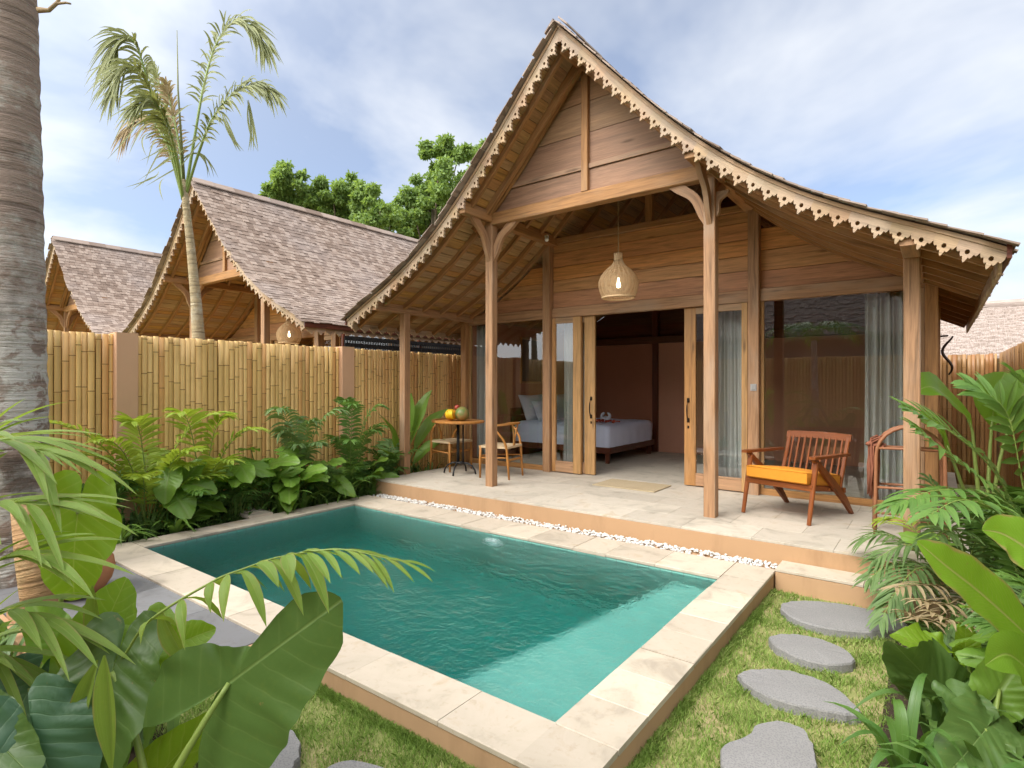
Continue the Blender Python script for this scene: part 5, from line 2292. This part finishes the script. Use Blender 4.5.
# grey green dwarf palm leaning over the terrace step, with some dried fronds
b = Vector((.22, 4.45, RZ))
t = plant('dwarf_palm', 'grey green dwarf palm with some dried brown fronds leaning over the terrace step', 'palm', b, gR)
for pts, mk, L, n in (
        ([(960, 620, 4.1), (930, 570, 4.0), (895, 562, 3.95), (868, 580, 3.9)], 'palmleaf_g', .26, 20),
        ([(960, 620, 4.1), (925, 560, 4.2), (890, 535, 4.25), (862, 540, 4.3)], 'palmleaf_g', .28, 20),
        ([(960, 620, 4.1), (935, 540, 4.2), (915, 505, 4.3), (885, 505, 4.35)], 'palmleaf_g', .28, 20),
        ([(960, 620, 4.1), (925, 585, 3.8), (900, 590, 3.7), (880, 622, 3.6)], 'palmleaf_g', .22, 18),
        ([(960, 620, 4.1), (950, 545, 4.1), (945, 505, 4.1), (930, 480, 4.1)], 'palmleaf_g', .30, 20),
        ([(960, 620, 4.1), (930, 555, 4.3), (905, 520, 4.6), (880, 520, 4.7)], 'palmleaf_y', .24, 14),
        ([(960, 620, 4.1), (970, 560, 3.9), (985, 520, 3.7), (1000, 510, 3.5)], 'palmleaf_g', .30, 20),
        ([(960, 620, 4.1), (945, 590, 3.7), (920, 585, 3.5), (895, 588, 3.4)], 'palmleaf_d', .22, 10),
        ([(960, 620, 4.1), (960, 600, 3.6), (945, 605, 3.3), (915, 600, 3.15)], 'palmleaf_d', .20, 9),
        ([(960, 620, 4.1), (950, 610, 3.5), (930, 622, 3.2), (905, 612, 3.1)], 'palmleaf_d', .22, 9),
        ([(990, 640, 3.6), (975, 630, 3.1), (955, 622, 2.95), (930, 612, 2.9)], 'palmleaf_d', .20, 8),
        ([(960, 620, 4.1), (940, 575, 3.9), (915, 570, 3.75), (890, 600, 3.65)], 'palmleaf_g', .26, 20),
        ([(960, 620, 4.1), (935, 560, 4.0), (905, 545, 4.0), (875, 560, 4.0)], 'palmleaf_g', .28, 20),
        ([(960, 620, 4.1), (965, 560, 3.8), (955, 530, 3.6), (930, 540, 3.4)], 'palmleaf_g', .28, 18),
        ([(960, 620, 4.1), (980, 580, 3.6), (1000, 590, 3.2), (990, 625, 3.0)], 'palmleaf_g', .26, 18)):
    frond_px(t, b, pts, M[mk], n, L, .013, .2, .45, .15, stem='petiole_d' if mk == 'palmleaf_d' else 'petiole')

# heliconia with two big leaves
b = Vector((.60, 2.75, RZ))
t = plant('heliconia', 'heliconia with big bright green brown edged leaves at the right edge', 'plant', b, gR)
for pts, w, mk in (([(1062, 690, 2.35), (1035, 645, 2.3), (985, 597, 2.25), (945, 565, 2.2), (917, 541, 2.2)], .105, 'helico'),
                   ([(1062, 690, 2.35), (1070, 600, 2.5), (1040, 560, 2.55), (1005, 535, 2.6), (982, 530, 2.6)], .13, 'helico'),
                   ([(1062, 690, 2.35), (1060, 560, 2.6), (1045, 480, 2.8), (1025, 440, 2.9)], .10, 'helico'),
                   ([(1062, 720, 2.35), (1045, 690, 2.2), (1010, 655, 2.1), (985, 665, 2.0)], .09, 'banana_l')):
    m = MB()
    q = rel(b, *[P(*p) for p in pts])
    out = []
    for i in range(len(q) - 1):
        p0, p1, p2, p3 = q[max(i - 1, 0)], q[i], q[i + 1], q[min(i + 2, len(q) - 1)]
        for s in range(7):
            u = s / 7
            out.append(.5 * ((2 * p1) + (-p0 + p2) * u + (2 * p0 - 5 * p1 + 4 * p2 - p3) * u * u + (-p0 + 3 * p1 - 3 * p2 + p3) * u ** 3))
    out.append(q[-1])
    strip(m, out[5:], lens(w, .4, .03), -VIEW + UP * .55, .35, 8, .06)
    lf = m.build('leaf', M[mk], t, True)
    m = MB()
    stalk(m, [Vector((0, 0, 0)), out[0] * .6] + out[:7], .022, .010)
    m.build('stalk', M['petiole'], lf, True)

# elephant ear on the right
b = Vector((.16, 2.95, RZ))
t = plant('elephant_ear', 'elephant ear plant with glossy wavy leaves between the lily and the heliconia', 'plant', b, gR)
def ear_px(t, base, a, tp, nrm, mat, stem_from=None, mid=None, r=(.012, .007), **kw):
    bb = Vector(base)
    A, T = P(*a) - bb, P(*tp) - bb
    m = MB()
    ear(m, A, T, nrm, **kw)
    lf = m.build('leaf', M[mat], t, True)
    s0 = (P(*stem_from) - bb) if stem_from else Vector((0, 0, 0))
    md = (P(*mid) - bb) if mid else (s0 * .45 + A * .55 + UP * .1)
    m = MB()
    stalk(m, bez(s0, md, A, 10), r[0], r[1])
    m.build('stalk', M['petiole'], lf, True)
    return lf
N1 = UP * .8 - VIEW * .8
ear_px(t, b, (948, 700, 2.55), (885, 632, 2.5), Vector((-.6, -.2, .75)), 'taro', wr=.55, fold=.5, wave=.10, rip=.02)
ear_px(t, b, (935, 650, 2.75), (893, 634, 2.75), UP * 1 - VIEW * .5, 'taro_l', wr=.75, fold=.35, wave=.10, rip=.02)
ear_px(t, b, (965, 705, 2.3), (1015, 760, 2.1), N1, 'taro', wr=.7, fold=.2)
ear_px(t, b, (1000, 690, 2.4), (1035, 640, 2.4), N1, 'broad', wr=.7, fold=.2)
ear_px(t, b, (965, 650, 2.9), (968, 622, 2.9), N1, 'taro_l', wr=.8, fold=.2)
ear_px(t, b, (985, 730, 2.2), (950, 775, 2.05), N1, 'taro', wr=.7, fold=.2)

# lilies at the lawn's right edge
lilies = [(-.10, 2.72, .50, 'strap', 'dark green strap leaved lily at the bottom right corner of the lawn, nearest the camera'),
          (-.02, 3.15, .46, 'strap_d', 'dark strap leaved lily beside the pointed stepping stone'),
          (.02, 3.75, .42, 'strap_d', 'dark strap leaved lily beside the long stepping stone'),
          (.10, 2.55, .44, 'strap', 'second bright strap leaved lily at the bottom right, under the elephant ear')]
for x, y, l, mk, lab in lilies:
    lily(lab, (x, y, RZ - .02), 15, l, M['strap_m'] if mk == 'strap' else M[mk], .021, 'lilies on the right of the lawn', up=1.0)
areca('low dark palm in the shade behind the dwarf palm by the house corner', (.55, 5.6, RZ), 8, .9, .55, M['palmleaf'], .018, None, .3, 18, .4, gR)
broadplant('broad leaved philodendron in the shade under the heliconia at the right', (.42, 3.45, RZ), None, M['broad'], gR, 'philodendron', .62, .26, .5, 9, .75)
broadplant('broad leaved philodendron at the corner of the terrace step', (.36, 4.95, RZ + .2), None, M['broad'], gR, 'philodendron', .62, .24, .45, 9, .75)
areca('bright green palm filling the gap in front of the right hand fence', (.45, 4.7, RZ), 9, 1.0, .55, M['palmleaf'], .020, None, .32, 18, .35, gR)
areca('green palm at the right edge behind the heliconia', (.62, 3.3, RZ), 8, .85, .5, M['palmleaf'], .018, None, .3, 18, .4, gR)
m = MB()
for i in range(800):
    x, y = U(.0, .72), U(2.2, 6.5)
    if y > 4.7 and x < .25:
        x += .25
    h = U(.12, .45)
    a = U(0, 6.28)
    d = Vector((math.cos(a), math.sin(a), 0))
    q = Vector((x, y, RZ - .04))
    strip(m, bez(q, q + d * .06 + UP * h, q + d * U(.12, .3) + UP * h * U(.4, 1), 5), lens(U(.008, .025), .4), UP, .3, 2)
tag(m.build('undergrowth', M['strap_d'], None, True), 'dark leafy undergrowth between the right hand plants', 'undergrowth', kind='stuff')

# --- the foreground at the left: elephant ears and a fishtail palm
gF = 'foreground plants at the left'
b = onz(150, 905, GZ)
b = Vector((b.x, b.y, GZ))
t = plant('elephant_ear', 'elephant ear with one huge dark green leaf in front of the pool', 'plant', b, gF)
RIGHT = Vector((_c, _s, 0))
FN = UP * .72 - VIEW * .95 + RIGHT * .42
BIG = ((np.radians([0, 6, 10, 15, 18, 20.5, 23, 40, 60, 80, 100, 120, 135, 150, 163, 172, 177, 180]),
        np.array([1.0, .97, .92, .82, .66, .42, .30, .25, .25, .28, .36, .47, .55, .64, .75, .80, .50, .05])),
       (np.radians([0, 8, 16, 26, 36, 50, 62, 80, 95, 104, 122, 134, 144, 155, 170, 180]),
        np.array([1.0, .95, .87, .75, .68, .61, .58, .59, .63, .67, .78, .76, .66, .40, .12, .05])))
ear_px(t, b, (229, 683, 1.62), (338, 602, 1.60), UP * .60 - VIEW + RIGHT * .42, 'taro', (165, 790, 1.55), (195, 735, 1.55), wr=1.0, fold=.05, droop=.05, wave=.028, rip=.004, nv=5.0, ph=1.2,
       lobe=1.0, outline=BIG)
ear_px(t, b, (112, 672, 1.75), (78, 800, 1.60), -VIEW * 1 + UP * .35, 'taro', (150, 800, 1.7), wr=.85, fold=.1, droop=.15, wave=.05)
ear_px(t, b, (135, 800, 1.80), (214, 714, 1.80), -VIEW * .8 + UP * .6 + RIGHT * .3, 'taro_l', (120, 850, 1.75), wr=.42, fold=.25, droop=.1, wave=.03, lobe=.7)
t2b = onz(40, 860, GZ)
t2b = Vector((t2b.x, t2b.y, GZ))
t = plant('elephant_ear', 'elephant ear with bluish dark leaves in the bottom left corner', 'plant', t2b, gF)
ear_px(t, t2b, (30, 688, 1.95), (-8, 760, 1.85), FN, 'taro_t', wr=.9, fold=.15, wave=.06)
ear_px(t, t2b, (35, 735, 1.6), (70, 830, 1.55), FN, 'taro_t', wr=.85, fold=.15, wave=.06)
ear_px(t, t2b, (-15, 728, 1.6), (28, 775, 1.5), FN, 'taro', wr=.6, fold=.25, wave=.06)
ear_px(t, t2b, (150, 640, 2.1), (170, 700, 2.0), FN, 'taro_l', wr=.8, fold=.2, wave=.05)
t3b = onz(75, 745, GZ)
t3b = Vector((t3b.x, t3b.y, GZ))
t = plant('elephant_ear', 'elephant ear with large sunlit yellow green leaves by the grey paving', 'plant', t3b, gF)
ear_px(t, t3b, (78, 512, 2.45), (66, 604, 2.40), -VIEW * 1 + UP * .25 + Vector((.25, 0, 0)), 'taro_l', (60, 720, 2.5), (55, 560, 2.6), wr=.78, fold=.10, droop=.12, wave=.05, lobe=.8, rip=.006)
ear_px(t, t3b, (90, 660, 2.0), (126, 578, 2.1), -VIEW * .9 + UP * .4 + RIGHT * .3, 'taro_l', wr=.72, fold=.25, droop=.05, wave=.03, lobe=.8)
ear_px(t, t3b, (175, 645, 2.0), (212, 628, 2.0), FN, 'taro_l', wr=.8, fold=.25, wave=.05)
ear_px(t, t3b, (128, 655, 1.9), (165, 690, 1.85), FN, 'taro_l', wr=.8, fold=.2, wave=.05)
ear_px(t, t3b, (55, 640, 2.1), (30, 600, 2.1), FN, 'broad', wr=.7, fold=.25, wave=.06)

# fishtail palm: trunk at the left, near fronds, and the arching frond over the water
b = Vector((-3.80, .84, GZ))
t = plant('fishtail_palm', 'fishtail palm with ragged fronds, one arching over the pool', 'palm', b, gF)
m = MB()
base = Vector((0, 0, 0))
pts = [Vector((.0, .0, -.02)), P(46, 640, 3.0) - b, P(33, 560, 3.02) - b, P(22, 505, 3.05) - b]
m.tube(pts, [.10, .085, .075, .05], 12)
m.build('trunk', M['stem'], t, True)
def leafy(u):
    return (.75 + .25 * math.sin(u * PI)) * (1 if u < .8 else 1 - .5 * (u - .8) / .2)
# arching frond
q0 = (60, 700, 1.75)
frond_px(t, b, [(30, 690, 1.95), (110, 668, 1.80), (148, 622, 1.70), (212, 582, 1.66), (243, 569, 1.64), (275, 558, 1.62), (305, 552, 1.60)],
         M['frond_near'], 9, .125, .019, .30, .9, -.05, None, R(50), .0055, prof=lambda u: random.choice((.6, .85, 1, 1.1)), jit=.4, nx=4, seg=6, wpk=.5)
frond_px(t, b, [(300, 553, 1.60), (325, 550, 1.60), (350, 550, 1.60), (376, 556, 1.60), (405, 562, 1.60)],
         M['frond_near'], 8, .145, .012, .02, .30, -.12, None, R(46), .0035, prof=lambda u: 1 - .25 * u, jit=.10, nx=4, seg=6, wpk=.5)
for pts, L, w, n in (([(-90, 500, 2.1), (-50, 455, 2.0), (0, 440, 1.95), (40, 452, 1.9)], .34, .022, 6),
                     ([(-90, 560, 2.0), (-50, 520, 1.9), (0, 505, 1.85), (50, 505, 1.8)], .36, .020, 7),
                     ([(-80, 640, 1.9), (-40, 585, 1.8), (0, 560, 1.75), (40, 556, 1.7)], .32, .020, 6),
                     ([(-80, 680, 1.9), (-30, 630, 1.85), (10, 610, 1.8), (50, 620, 1.75)], .30, .020, 6),
                     ([(-80, 600, 2.2), (-60, 500, 2.3), (-30, 450, 2.3), (10, 440, 2.3)], .40, .024, 7),
                     ([(-80, 700, 1.9), (-50, 660, 1.9), (-20, 650, 1.9), (10, 665, 1.9)], .26, .020, 6)):
    frond_px(t, b, pts, M['frond_near'], n, L * 1.35, w * .85, .2, .32, .05, UP - VIEW * .2, R(24), .007, nx=4, seg=8, wpk=.25, prof=lambda u: 1 - .3 * u, jit=.16)
# rolled young leaves standing among them
for pts, w in (([(98, 655, 1.9), (97, 620, 1.9), (93, 585, 1.88)], .028), ([(112, 770, 1.6), (112, 700, 1.6), (105, 655, 1.58)], .032),
               ([(70, 760, 1.7), (85, 700, 1.68), (98, 660, 1.66)], .03), ([(190, 665, 1.75), (172, 640, 1.74), (160, 608, 1.73)], .028)):
    m = MB()
    q = rel(b, *[P(*p) for p in pts])
    strip(m, bez(q[0], q[1] * 1.0, q[2], 10), lens(w, .5, .1), -VIEW + UP * .2, 1.2, 4)
    m.build('leaf', M['frond_near'], t, True)
m = MB()
for i in range(420):
    x, y = U(-4.6, -1.9), U(-.2, 1.1)
    # keep the fill behind the leading leaves and off the lawn
    d = -_s * x + _c * y
    if d < 1.75 or (x > -2.55):
        continue
    h = U(.15, .42)
    a = U(0, 6.28)
    dd = Vector((math.cos(a), math.sin(a), 0))
    q = Vector((x, y, GZ))
    strip(m, bez(q, q + dd * .08 + UP * h, q + dd * U(.15, .35) + UP * h * U(.4, 1), 6), lens(U(.012, .035), .4), UP, .3, 2)
tag(m.build('undergrowth', M['strap_d'], None, True), 'dark leafy undergrowth under the foreground leaves', 'undergrowth', kind='stuff')

# ------------------------------------------------------------------ palms with trunks
b = Vector((-5.78, 1.18, GZ))
t = plant('coconut_palm', 'thick ringed palm trunk with pale lichen at the left edge of the garden', 'palm tree', b)
m = MB()
pts, rs = [], []
for i in range(120):
    z = i * .06
    pts.append(Vector((.016 * z + .02 * math.sin(z * .8), -.01 * z, z)))
    k = z % .18 / .18
    rs.append((.245 - .012 * z if z > .35 else .245 + .18 * (.35 - z)) * (1 + .03 * (1 if k < .34 else 0)) * (1 + U(-.012, .012)))
m.tube(pts, rs, 28)
m.build('trunk', M['cocotrunk'], t, True)
m = MB()
k = P(38, 10, 4.25) - b
m.tube([k, k + Vector((.06, .05, .0)), k + Vector((.11, .09, .06)), k + Vector((.135, .11, .14))], [.022, .016, .013, .009], 6)
m.tube([k + Vector((.10, .08, .05)), k + Vector((.16, .13, .06)), k + Vector((.19, .15, .05))], [.011, .009, .006], 6)
m.build('broken_stalk', M['petiole_d'], t, True)
for i in range(9):
    a = i * 2 * PI / 9
    m = MB()
    d = Vector((math.cos(a), math.sin(a), 0))
    top = pts[-1]
    frond(m, bez(top, top + d * 1.2 + UP * 1.3, top + d * 2.6 + UP * .1, 12), 24, .55, .025, .2, R(60), .1, .6)
    m.build('frond', [M['palmleaf'], M['petiole']], t, True)

b = Vector((-7.62, 3.42, GZ))
t = plant('young_palm', 'thin leaning palm with ragged half dry fronds behind the bamboo fence', 'palm tree', b)
D = 7.32
m = MB()
pp = [Vector((0, 0, 0))] + [P(*q) - b for q in ((199, 345, D), (196, 300, D), (190, 240, D), (186, 205, D), (184, 180, D))]
m.tube(pp, [.11, .080, .064, .050, .044, .03], 14)
m.build('trunk', M['paletrunk'], t, True)
FR = [([(183, 200, D), (168, 145, D - .1), (150, 90, D - .2), (136, 45, D - .3), (120, 40, D - .4), (108, 62, D - .5)], 'palmleaf_o', 30, .34),
      ([(183, 200, D), (172, 150, D - .2), (157, 105, D - .4), (138, 70, D - .6), (122, 72, D - .7), (114, 95, D - .8)], 'palmleaf_o', 28, .32),
      ([(185, 196, D), (195, 135, D), (204, 85, D + .1), (216, 45, D + .2), (234, 22, D + .2), (254, 28, D + .2), (266, 48, D + .2)], 'palmleaf_o', 32, .34),
      ([(186, 194, D), (198, 155, D - .1), (212, 120, D - .2), (232, 95, D - .3), (254, 86, D - .3), (272, 92, D - .3)], 'palmleaf_o', 30, .32),
      ([(184, 198, D), (176, 150, D + .3), (164, 100, D + .6), (154, 70, D + .8)], 'palmleaf_o', 26, .32),
      ([(183, 200, D), (176, 155, D - .3), (166, 120, D - .6), (150, 100, D - .8), (138, 108, D - .9)], 'palmleaf_o', 28, .32),
      ([(183, 200, D), (174, 165, D + .1), (158, 128, D + .2), (140, 118, D + .3), (128, 132, D + .3)], 'palmleaf_d', 24, .28),
      ([(184, 198, D), (180, 150, D + .1), (172, 110, D + .2), (166, 85, D + .2)], 'palmleaf_d', 24, .26)]
for pts, mk, n, L in FR:
    frond_px(t, b, pts, M[mk], int(n * 2.2), L * 1.2, .013, .26, U(.3, .9), U(0, .45), -VIEW + UP * .4, R(33), .020, jit=.32, seg=5, stem='petiole', prof=lambda u: (.7 + .3 * math.sin(u * PI)) * U(.6, 1.1))
# the long central spear and broken tips
m = MB()
q = rel(b, P(184, 180, D), P(178, 90, D), P(177, 30, D))
m.tube(q, [.02, .012, .004], 6)
for pts in ([(248, 100, D - .3), (250, 125, D - .3), (252, 152, D - .3)], [(182, 160, D), (205, 140, D), (208, 178, D)], [(222, 112, D), (228, 130, D), (234, 152, D)]):
    for k in range(5):
        a = rel(b, *[P(x + U(-5, 5) * (i + .2), y, d) for i, (x, y, d) in enumerate(pts)])
        strip(m, bez(*a, 7), lens(.012, .5), -VIEW, .3, 2)
for k in range(26):
    x, y = random.choice(((150, 110), (160, 140), (170, 160), (200, 120), (130, 70)))
    x, y = x + U(-15, 15), y + U(-20, 20)
    a = rel(b, P(x, y, D), P(x - U(-8, 24), y + U(-8, 10), D - .2), P(x - U(-4, 38), y + U(10, 42), D - .2))
    strip(m, bez(*a, 7), lens(.010, .4), -VIEW, .3, 2)
m.build('hanging_leaflets', M['palmleaf_o'], t, True)

# a young palm tied to props behind the camera, mirrored in the big window
b = Vector((-2.4, -.95, GZ))
t = plant('propped_palm', 'young palm held by wooden props, mirrored in the big window', 'palm tree', b)
m = MB()
m.tube([(0, 0, 0), (.02, 0, 1.2), (0, .02, 2.7)], [.10, .08, .06], 10)
m.build('trunk', M['cocotrunk'], t, True)
for a in (0.3, 2.4, 4.5):
    m = MB()
    m.tube([(.75 * math.cos(a), .75 * math.sin(a), 0), (.02, 0, 1.3)], .03, 7)
    m.build('prop', M['bark'], t, True)
for i in range(7):
    a = i * .9
    m = MB()
    d = Vector((math.cos(a), math.sin(a), 0))
    frond(m, bez((0, .02, 2.7), d * .5 + UP * 3.5, d * 1.3 + UP * 2.7, 10), 18, .4, .02, .2, R(60), .1, .5)
    m.build('frond', [M['palmleaf'], M['petiole']], t, True)

# ------------------------------------------------------------------ trees behind the houses
def leafball(m, c, r, n, size, squash=.85):
    """loose clump of small leaves, thicker towards its rim"""
    c = Vector(c)
    v = rng.normal(0, 1, (n, 3))
    v /= np.linalg.norm(v, axis=1)[:, None]
    rad = r * rng.uniform(.15, 1, n) ** .5 * (1 + .18 * np.sin(v[:, 0] * 7 + v[:, 2] * 5))
    P_ = v * rad[:, None]
    P_[:, 2] *= squash
    for i in range(n):
        p = c + Vector(P_[i])
        d = Vector(rng.normal(0, 1, 3))
        d.z -= .7
        d.normalize()
        s = d.cross(Vector(rng.normal(0, 1, 3)))
        if s.length < .1:
            continue
        s.normalize()
        l, w = size * random.uniform(.7, 1.4), size * .28
        b_ = len(m.v)
        m.v += [tuple(p), tuple(p + d * l * .5 + s * w), tuple(p + d * l), tuple(p + d * l * .5 - s * w)]
        m.f.append((b_, b_ + 1, b_ + 2, b_ + 3))
        m.uv.append([(0, 0), (.5, .6), (1, 0), (.5, -.6)])
        m.mi.append(0)
def tree(label, px, d, clumps):
    base = at(px, 384, d)
    base.z = GZ
    t = plant('leafy_tree', label, 'tree', base, 'trees behind the houses')
    m = MB()
    cs = [at(x, y, d + U(-1.5, 1.5)) - base for x, y, r in clumps]
    ztop = max(c.z for c in cs)
    m.tube([(0, 0, 0), (.1, 0, ztop * .5), (0, .1, ztop * .8)], [.32, .24, .10], 9)
    for c in cs:
        m.tube(bez((0, 0, ztop * .45), (c.x * .3, c.y * .3, c.z * .75), c, 6), [.12, .1, .08, .07, .05, .04, .02], 6)
    m.build('trunk', M['bark'], t, True)
    m = MB()
    for c, (x, y, r) in zip(cs, clumps):
        rr = r * d / FPX
        for k in range(11):
            o = Vector((U(-1, 1), U(-1, 1), U(-.9, .8))) * rr * .95
            leafball(m, c + o, rr * U(.22, .52), 300, .19, U(.55, .85))
    m.build('crown', M['treeleaf'], t)
tree('rounded green tree farthest left above the grey shingle roof', 292, 27, [(285, 182, 15), (302, 190, 14), (272, 195, 7), (312, 205, 14), (290, 205, 16)])
tree('green tree above the grey shingle roof, second from the left', 340, 27, [(333, 192, 16), (348, 188, 16), (362, 205, 17), (335, 212, 18), (350, 218, 16)])
tree('low green tree filling in behind the ridge of the grey shingle roof', 320, 30, [(312, 210, 18), (330, 218, 18), (350, 222, 18), (395, 215, 16), (378, 228, 16), (410, 225, 18)])
tree('small rounded green tree in the gap between the two house roofs', 378, 26, [(372, 195, 14), (380, 210, 16), (368, 222, 18), (390, 225, 15)])
tree('tall feathery green tree closest to the big gable', 432, 28, [(440, 152, 15), (458, 158, 17), (428, 185, 17), (412, 205, 17), (445, 185, 20), (425, 215, 20), (462, 190, 20), (404, 222, 12)])
tree('tall green tree half hidden behind the big gable roof', 480, 30, [(482, 152, 15), (475, 175, 18), (492, 180, 18), (470, 205, 20)])
tree('distant dark tree beyond the left edge house', 22, 40, [(22, 300, 8), (30, 303, 6), (12, 302, 8)])

# ------------------------------------------------------------------ light and sky
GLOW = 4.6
EL, AZ = R(47), R(196)      # sun height, and compass bearing of the sun in the scene (0 = +Y, clockwise)
sun_dir = Vector((math.sin(AZ) * math.cos(EL), math.cos(AZ) * math.cos(EL), math.sin(EL)))
sl = bpy.data.lights.new('sun', 'SUN')
sl.energy = 1.5
sl.angle = R(28)
sl.color = (1, .96, .91)
so = bpy.data.objects.new('sun', sl)
C.objects.link(so)
so.location = (0, 0, 30)
so.rotation_euler = (-sun_dir).to_track_quat('-Z', 'Y').to_euler()

W = bpy.data.worlds.new('World')
S.world = W
W.use_nodes = True
nt = W.node_tree
nt.nodes.clear()
def wn(t, **k):
    n = nt.nodes.new(t)
    for a, b_ in k.items():
        setattr(n, a, b_)
    return n
out = wn('ShaderNodeOutputWorld')
bg = wn('ShaderNodeBackground')
sky = wn('ShaderNodeTexSky', sky_type='NISHITA', sun_disc=False, sun_elevation=EL, sun_rotation=AZ)
sky.air_density = .75
sky.dust_density = .1
sky.ozone_density = 2.5
tc = wn('ShaderNodeTexCoord')
sep = wn('ShaderNodeSeparateXYZ')
nt.links.new(tc.outputs['Generated'], sep.inputs[0])
def wm(op, a, b_, clamp=False):
    n = wn('ShaderNodeMath', operation=op, use_clamp=clamp)
    for i, v in enumerate((a, b_)):
        if isinstance(v, bpy.types.NodeSocket):
            nt.links.new(v, n.inputs[i])
        else:
            n.inputs[i].default_value = v
    return n.outputs[0]
# clouds on a flat ceiling: direction / height
hz = wm('ADD', wm('MAXIMUM', sep.outputs[2], 0.0), .22)
cmb = wn('ShaderNodeCombineXYZ')
nt.links.new(wm('DIVIDE', sep.outputs[0], hz), cmb.inputs[0])
nt.links.new(wm('DIVIDE', sep.outputs[1], hz), cmb.inputs[1])
def wnoise(scale, det, loc, dist=.3, rough=.55):
    mp = wn('ShaderNodeMapping')
    nt.links.new(cmb.outputs[0], mp.inputs[0])
    mp.inputs['Location'].default_value = loc
    n = wn('ShaderNodeTexNoise')
    nt.links.new(mp.outputs[0], n.inputs['Vector'])
    n.inputs['Scale'].default_value = scale
    n.inputs['Detail'].default_value = det
    n.inputs['Roughness'].default_value = rough
    n.inputs['Distortion'].default_value = dist
    return n.outputs['Fac']
CL = (7.14, 16.33, 11.10, 18.12)
c1 = wnoise(.95, 6, (CL[0], CL[1], 0))
c2 = wnoise(.35, 2, (CL[2], CL[3], 0))
cov = wm('ADD', wm('MULTIPLY', c1, .75), wm('MULTIPLY', c2, .35))
rp_ = wn('ShaderNodeValToRGB')
nt.links.new(cov, rp_.inputs[0])
rp_.color_ramp.elements[0].position = .47
rp_.color_ramp.elements[0].color = (.24, .24, .24, 1)
rp_.color_ramp.elements[1].position = .66
rp_.color_ramp.elements[1].color = (1, 1, 1, 1)
mx = wn('ShaderNodeMixRGB')
nt.links.new(rp_.outputs[0], mx.inputs[0])
dk = wn('ShaderNodeMixRGB', blend_type='DARKEN')
dk.inputs[0].default_value = 1
dk.inputs[2].default_value = (3.2, 4.05, 5.2, 1)
nt.links.new(sky.outputs[0], dk.inputs[1])
nt.links.new(dk.outputs[0], mx.inputs[1])
mx.inputs[2].default_value = (5.0, 5.15, 5.35, 1)
# broad glow added to the sky round the sun, brightens under the eaves
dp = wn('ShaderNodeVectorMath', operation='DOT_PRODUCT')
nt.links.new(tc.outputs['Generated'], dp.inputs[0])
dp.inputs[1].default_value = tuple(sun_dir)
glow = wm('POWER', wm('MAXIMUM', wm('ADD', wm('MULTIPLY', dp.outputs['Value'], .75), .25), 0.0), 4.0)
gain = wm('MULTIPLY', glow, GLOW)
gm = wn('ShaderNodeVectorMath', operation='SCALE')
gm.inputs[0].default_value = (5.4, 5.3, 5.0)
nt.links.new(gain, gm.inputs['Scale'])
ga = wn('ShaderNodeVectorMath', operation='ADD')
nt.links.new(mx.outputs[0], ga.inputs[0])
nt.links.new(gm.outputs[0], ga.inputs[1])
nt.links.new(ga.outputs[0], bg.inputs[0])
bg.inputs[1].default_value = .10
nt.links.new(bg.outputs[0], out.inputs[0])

S.view_settings.view_transform = 'Standard'
S.view_settings.look = 'None'
S.view_settings.exposure = 1.08
S.view_settings.gamma = 1
S.render.engine = 'CYCLES'
S.cycles.max_bounces = 10
S.cycles.transparent_max_bounces = 16
S.cycles.use_denoising = True
